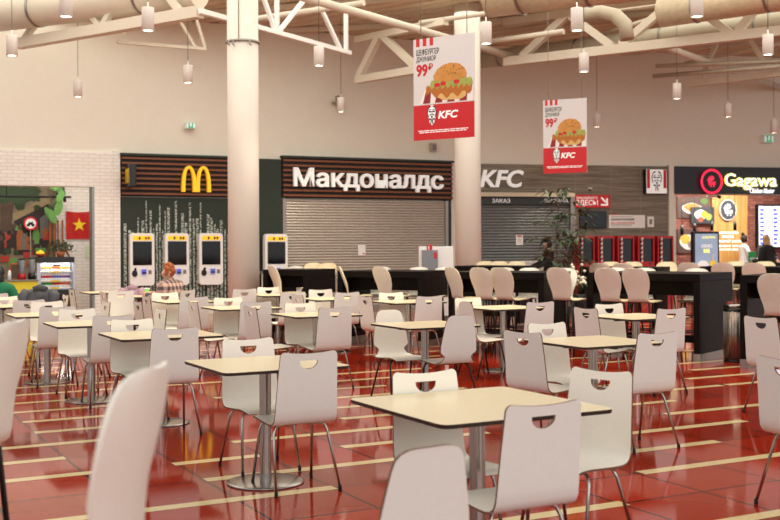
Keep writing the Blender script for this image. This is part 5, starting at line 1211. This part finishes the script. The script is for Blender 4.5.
def sitter(px, Y, rz, label, top, hair, style, bulk=1.0, look=0.0, **k):
    q = cp(px, Y); J, E = pose(True, headlook=look, **k); J = {n: (v[0] * 1.08, v[1], v[2] * .88, *[r_ * (bulk if n in ('waist', 'chest', 'upper', 'pelvis') or n[:3] in ('sho', 'elb') else 1) for r_ in v[3:]]) for n, v in J.items()}
    o = person((q.x, q.y, 0), rz, label, J, E, [('top', top, TOPB, .028), ('trousers', dark, LEGB, .01)] + shoes, hair, style, look)
    d = Vector((-math.sin(rz), math.cos(rz))); c = dup(CH['a'], (q.x + d.x * .04, q.y + d.y * .04, -.0), rz)
    return o, c
o, c = sitter(176, 16.3, R(66), 'red-haired woman in a plaid shirt seated facing left at a table', plaid(), mat('hair_auburn', '9a4f1f', .6, var=.35, scale=40), 'curly', bulk=1.3, look=R(38), lean=.1, hands=((.12, .42, .91), (-.12, .42, .91)))
tag(c, 'cream cutout chair the red-haired woman in plaid sits on', 'chair', 'cafe chairs with cutout handles')
o, c = sitter(-3, 15.6, R(10), 'black-haired person in a green top seated at the left edge', mat('green_jersey', '0f6b45', .8, var=.1), mat('hair_black', '14110f', .5), 'long', lean=.06)
tag(c, 'cafe chair under the green-clad person at the left edge', 'chair', 'cafe chairs with cutout handles')
q = W2.P(W2.hit(743.5, 255, -1.35)[0], -1.35)
J, E = pose(False, hands=((.2, .36, 1.05), (-.2, .36, 1.05)))
o = person((q.x, q.y, -.08 + .08), R(-80), 'white-clad worker with a hair bun standing inside the chicken stall', J, E, [('shirt', M['white'], TOPB, .016), ('trousers', dark, LEGB, .01)] + shoes, mat('hair_dark_brown', '2c1c14', .5), 'bun')
q = W2.P(W2.hit(771, 255, .55)[0], .55)
J, E = pose(False, hands=((.2, .40, 1.08), (-.2, .40, 1.08)), lean=.12); J = {k: (v[0], v[1], v[2] * .98, *v[3:]) for k, v in J.items()}
person((q.x, q.y, 0), W2.phi + R(20), 'blonde person in black leaning at the chicken stall counter, right edge', J, E, [('jacket', mat('black_jacket', '141315', .8), TOPB, .03), ('trousers', dark, LEGB, .012)] + shoes, mat('hair_blonde', 'b9925c', .5, var=.3, scale=40), 'long')
q = W2.P(W2.hit(765.5, 250, -1.35)[0], -1.35)
J, E = pose(False, hands=((.2, .36, 1.05), (-.2, .36, 1.05)), fem=False)
person((q.x, q.y, -.0), W2.phi + R(170), 'dark-haired person behind the counter beside the bright menu screens', J, E, [('shirt', M['black'], TOPB, .016), ('trousers', dark, LEGB, .01)] + shoes, mat('hair_black', '14110f', .5), 'short')
q = W2.P(W2.hit(549, 255, 1.6)[0], 1.6)
J, E = pose(False, hands=((.2, .40, 1.05), (-.2, .40, 1.05)), fem=False); J = {k: (v[0], v[1], v[2] * .93, *v[3:]) for k, v in J.items()}
person((q.x, q.y, 0), R(100), 'dark-clad person half hidden behind the tall leafy plant', J, E, [('jacket', mat('black_jacket', '141315', .8), TOPB, .02), ('trousers', dark, LEGB, .01)] + shoes, mat('hair_black', '14110f', .5), 'short')

# ---------------------------------------------------------------- clothes and small things left on chairs and tables
def drape(name, label, px, py, Y, m, rz, wd, ht, dp, seed):
    """a jacket folded over a chair back: sleeves, collar and body with folds"""
    c = atdepth(px, py, Y); o = empty(name, c, rz); tag(o, label, 'jacket'); N, K = 26, 18; vs = []; fs = []
    for i in range(N + 1):
        for j in range(K + 1):
            u, v = i / N * 2 - 1, j / K
            a = math.pi * (v - .5); y = math.sin(a) * dp; z = math.cos(a) ** .5 * ht * .55 if abs(v - .5) < .5 else 0
            drop = -abs(v - .5) ** 2 * 4 * ht * .75; edge = -abs(u) ** 3 * ht * .35
            nz = noise.noise(Vector((u * 3 + seed, v * 4, seed))) * .045
            vs.append((u * wd * (1 + .1 * math.sin(v * 5 + seed)), y * (1 + .3 * nz * 10 * .1) + nz, ht * .3 + drop + edge + nz))
    for i in range(N):
        for j in range(K): fs.append((i * (K + 1) + j, (i + 1) * (K + 1) + j, (i + 1) * (K + 1) + j + 1, i * (K + 1) + j + 1))
    MB().add(vs, fs, 0, True).build('body', m, o)
    for s_ in (-1, 1): MB().tube([(s_ * wd * .7, -dp * .6, ht * .12), (s_ * wd * .85, -dp * 1.1, -ht * .15), (s_ * wd * .75, -dp * 1.25, -ht * .5), (s_ * wd * .6, -dp * 1.1, -ht * .85)], [.06, .062, .055, .045], 10).build('sleeve', m, o)
    MB().tube([(-wd * .35, -dp * .5, ht * .26), (0, -dp * .3, ht * .36), (wd * .35, -dp * .5, ht * .26)], [.035, .045, .035], 8).build('collar', m, o)
drape('draped_jacket', 'dark grey padded jacket heaped over a chair back before the fridge', 41, 294, 14.0, mat('jacket_grey', '4a4a4d', .75, var=.3, scale=9), R(5), .24, .24, .13, 3)
drape('draped_jacket', 'mauve jacket hung on a chair at the table left of red-haired woman', 133, 291.5, 17.0, mat('jacket_mauve', 'a58694', .8, var=.15, scale=9), R(5), .2, .2, .11, 7)
q = ground(146, 291, .75); 
t18 = TBL['T18']; o = empty('paper_cup', (t18.x + .16, t18.y - .02, .773)); tag(o, 'bright green paper cup on the table left of red-haired woman', 'cup')
MB().lathe([(0, 0), (.03, 0), (.042, .11), (.038, .11), (.03, .01), (0, .01)], 16).build('cup', mat('cup_green', '8fe05a', .5), o); MB().lathe([(.044, .108), (.044, .118), (.03, .124), (0, .124)], 16).build('lid', M['white'], o)
q = ground(129, 301, .0); o = empty('backpack', (cp(131, 16.4).x, 16.4, .0), R(15)); tag(o, 'dark blue bag under the table left of red-haired woman', 'bag')
MB().bbox(-.2, .2, -.12, .12, 0, .46, .06).build('body', mat('bag_navy', '2a3346', .8, var=.25, scale=8), o); MB().bbox(-.14, .14, -.18, -.11, .05, .26, .03).build('pocket', mat('bag_navy', '2a3346', .8), o); MB().tube([(-.06, 0, .45), (-.04, 0, .53), (.04, 0, .53), (.06, 0, .45)], .012, 8).build('carry_loop', M['black'], o)
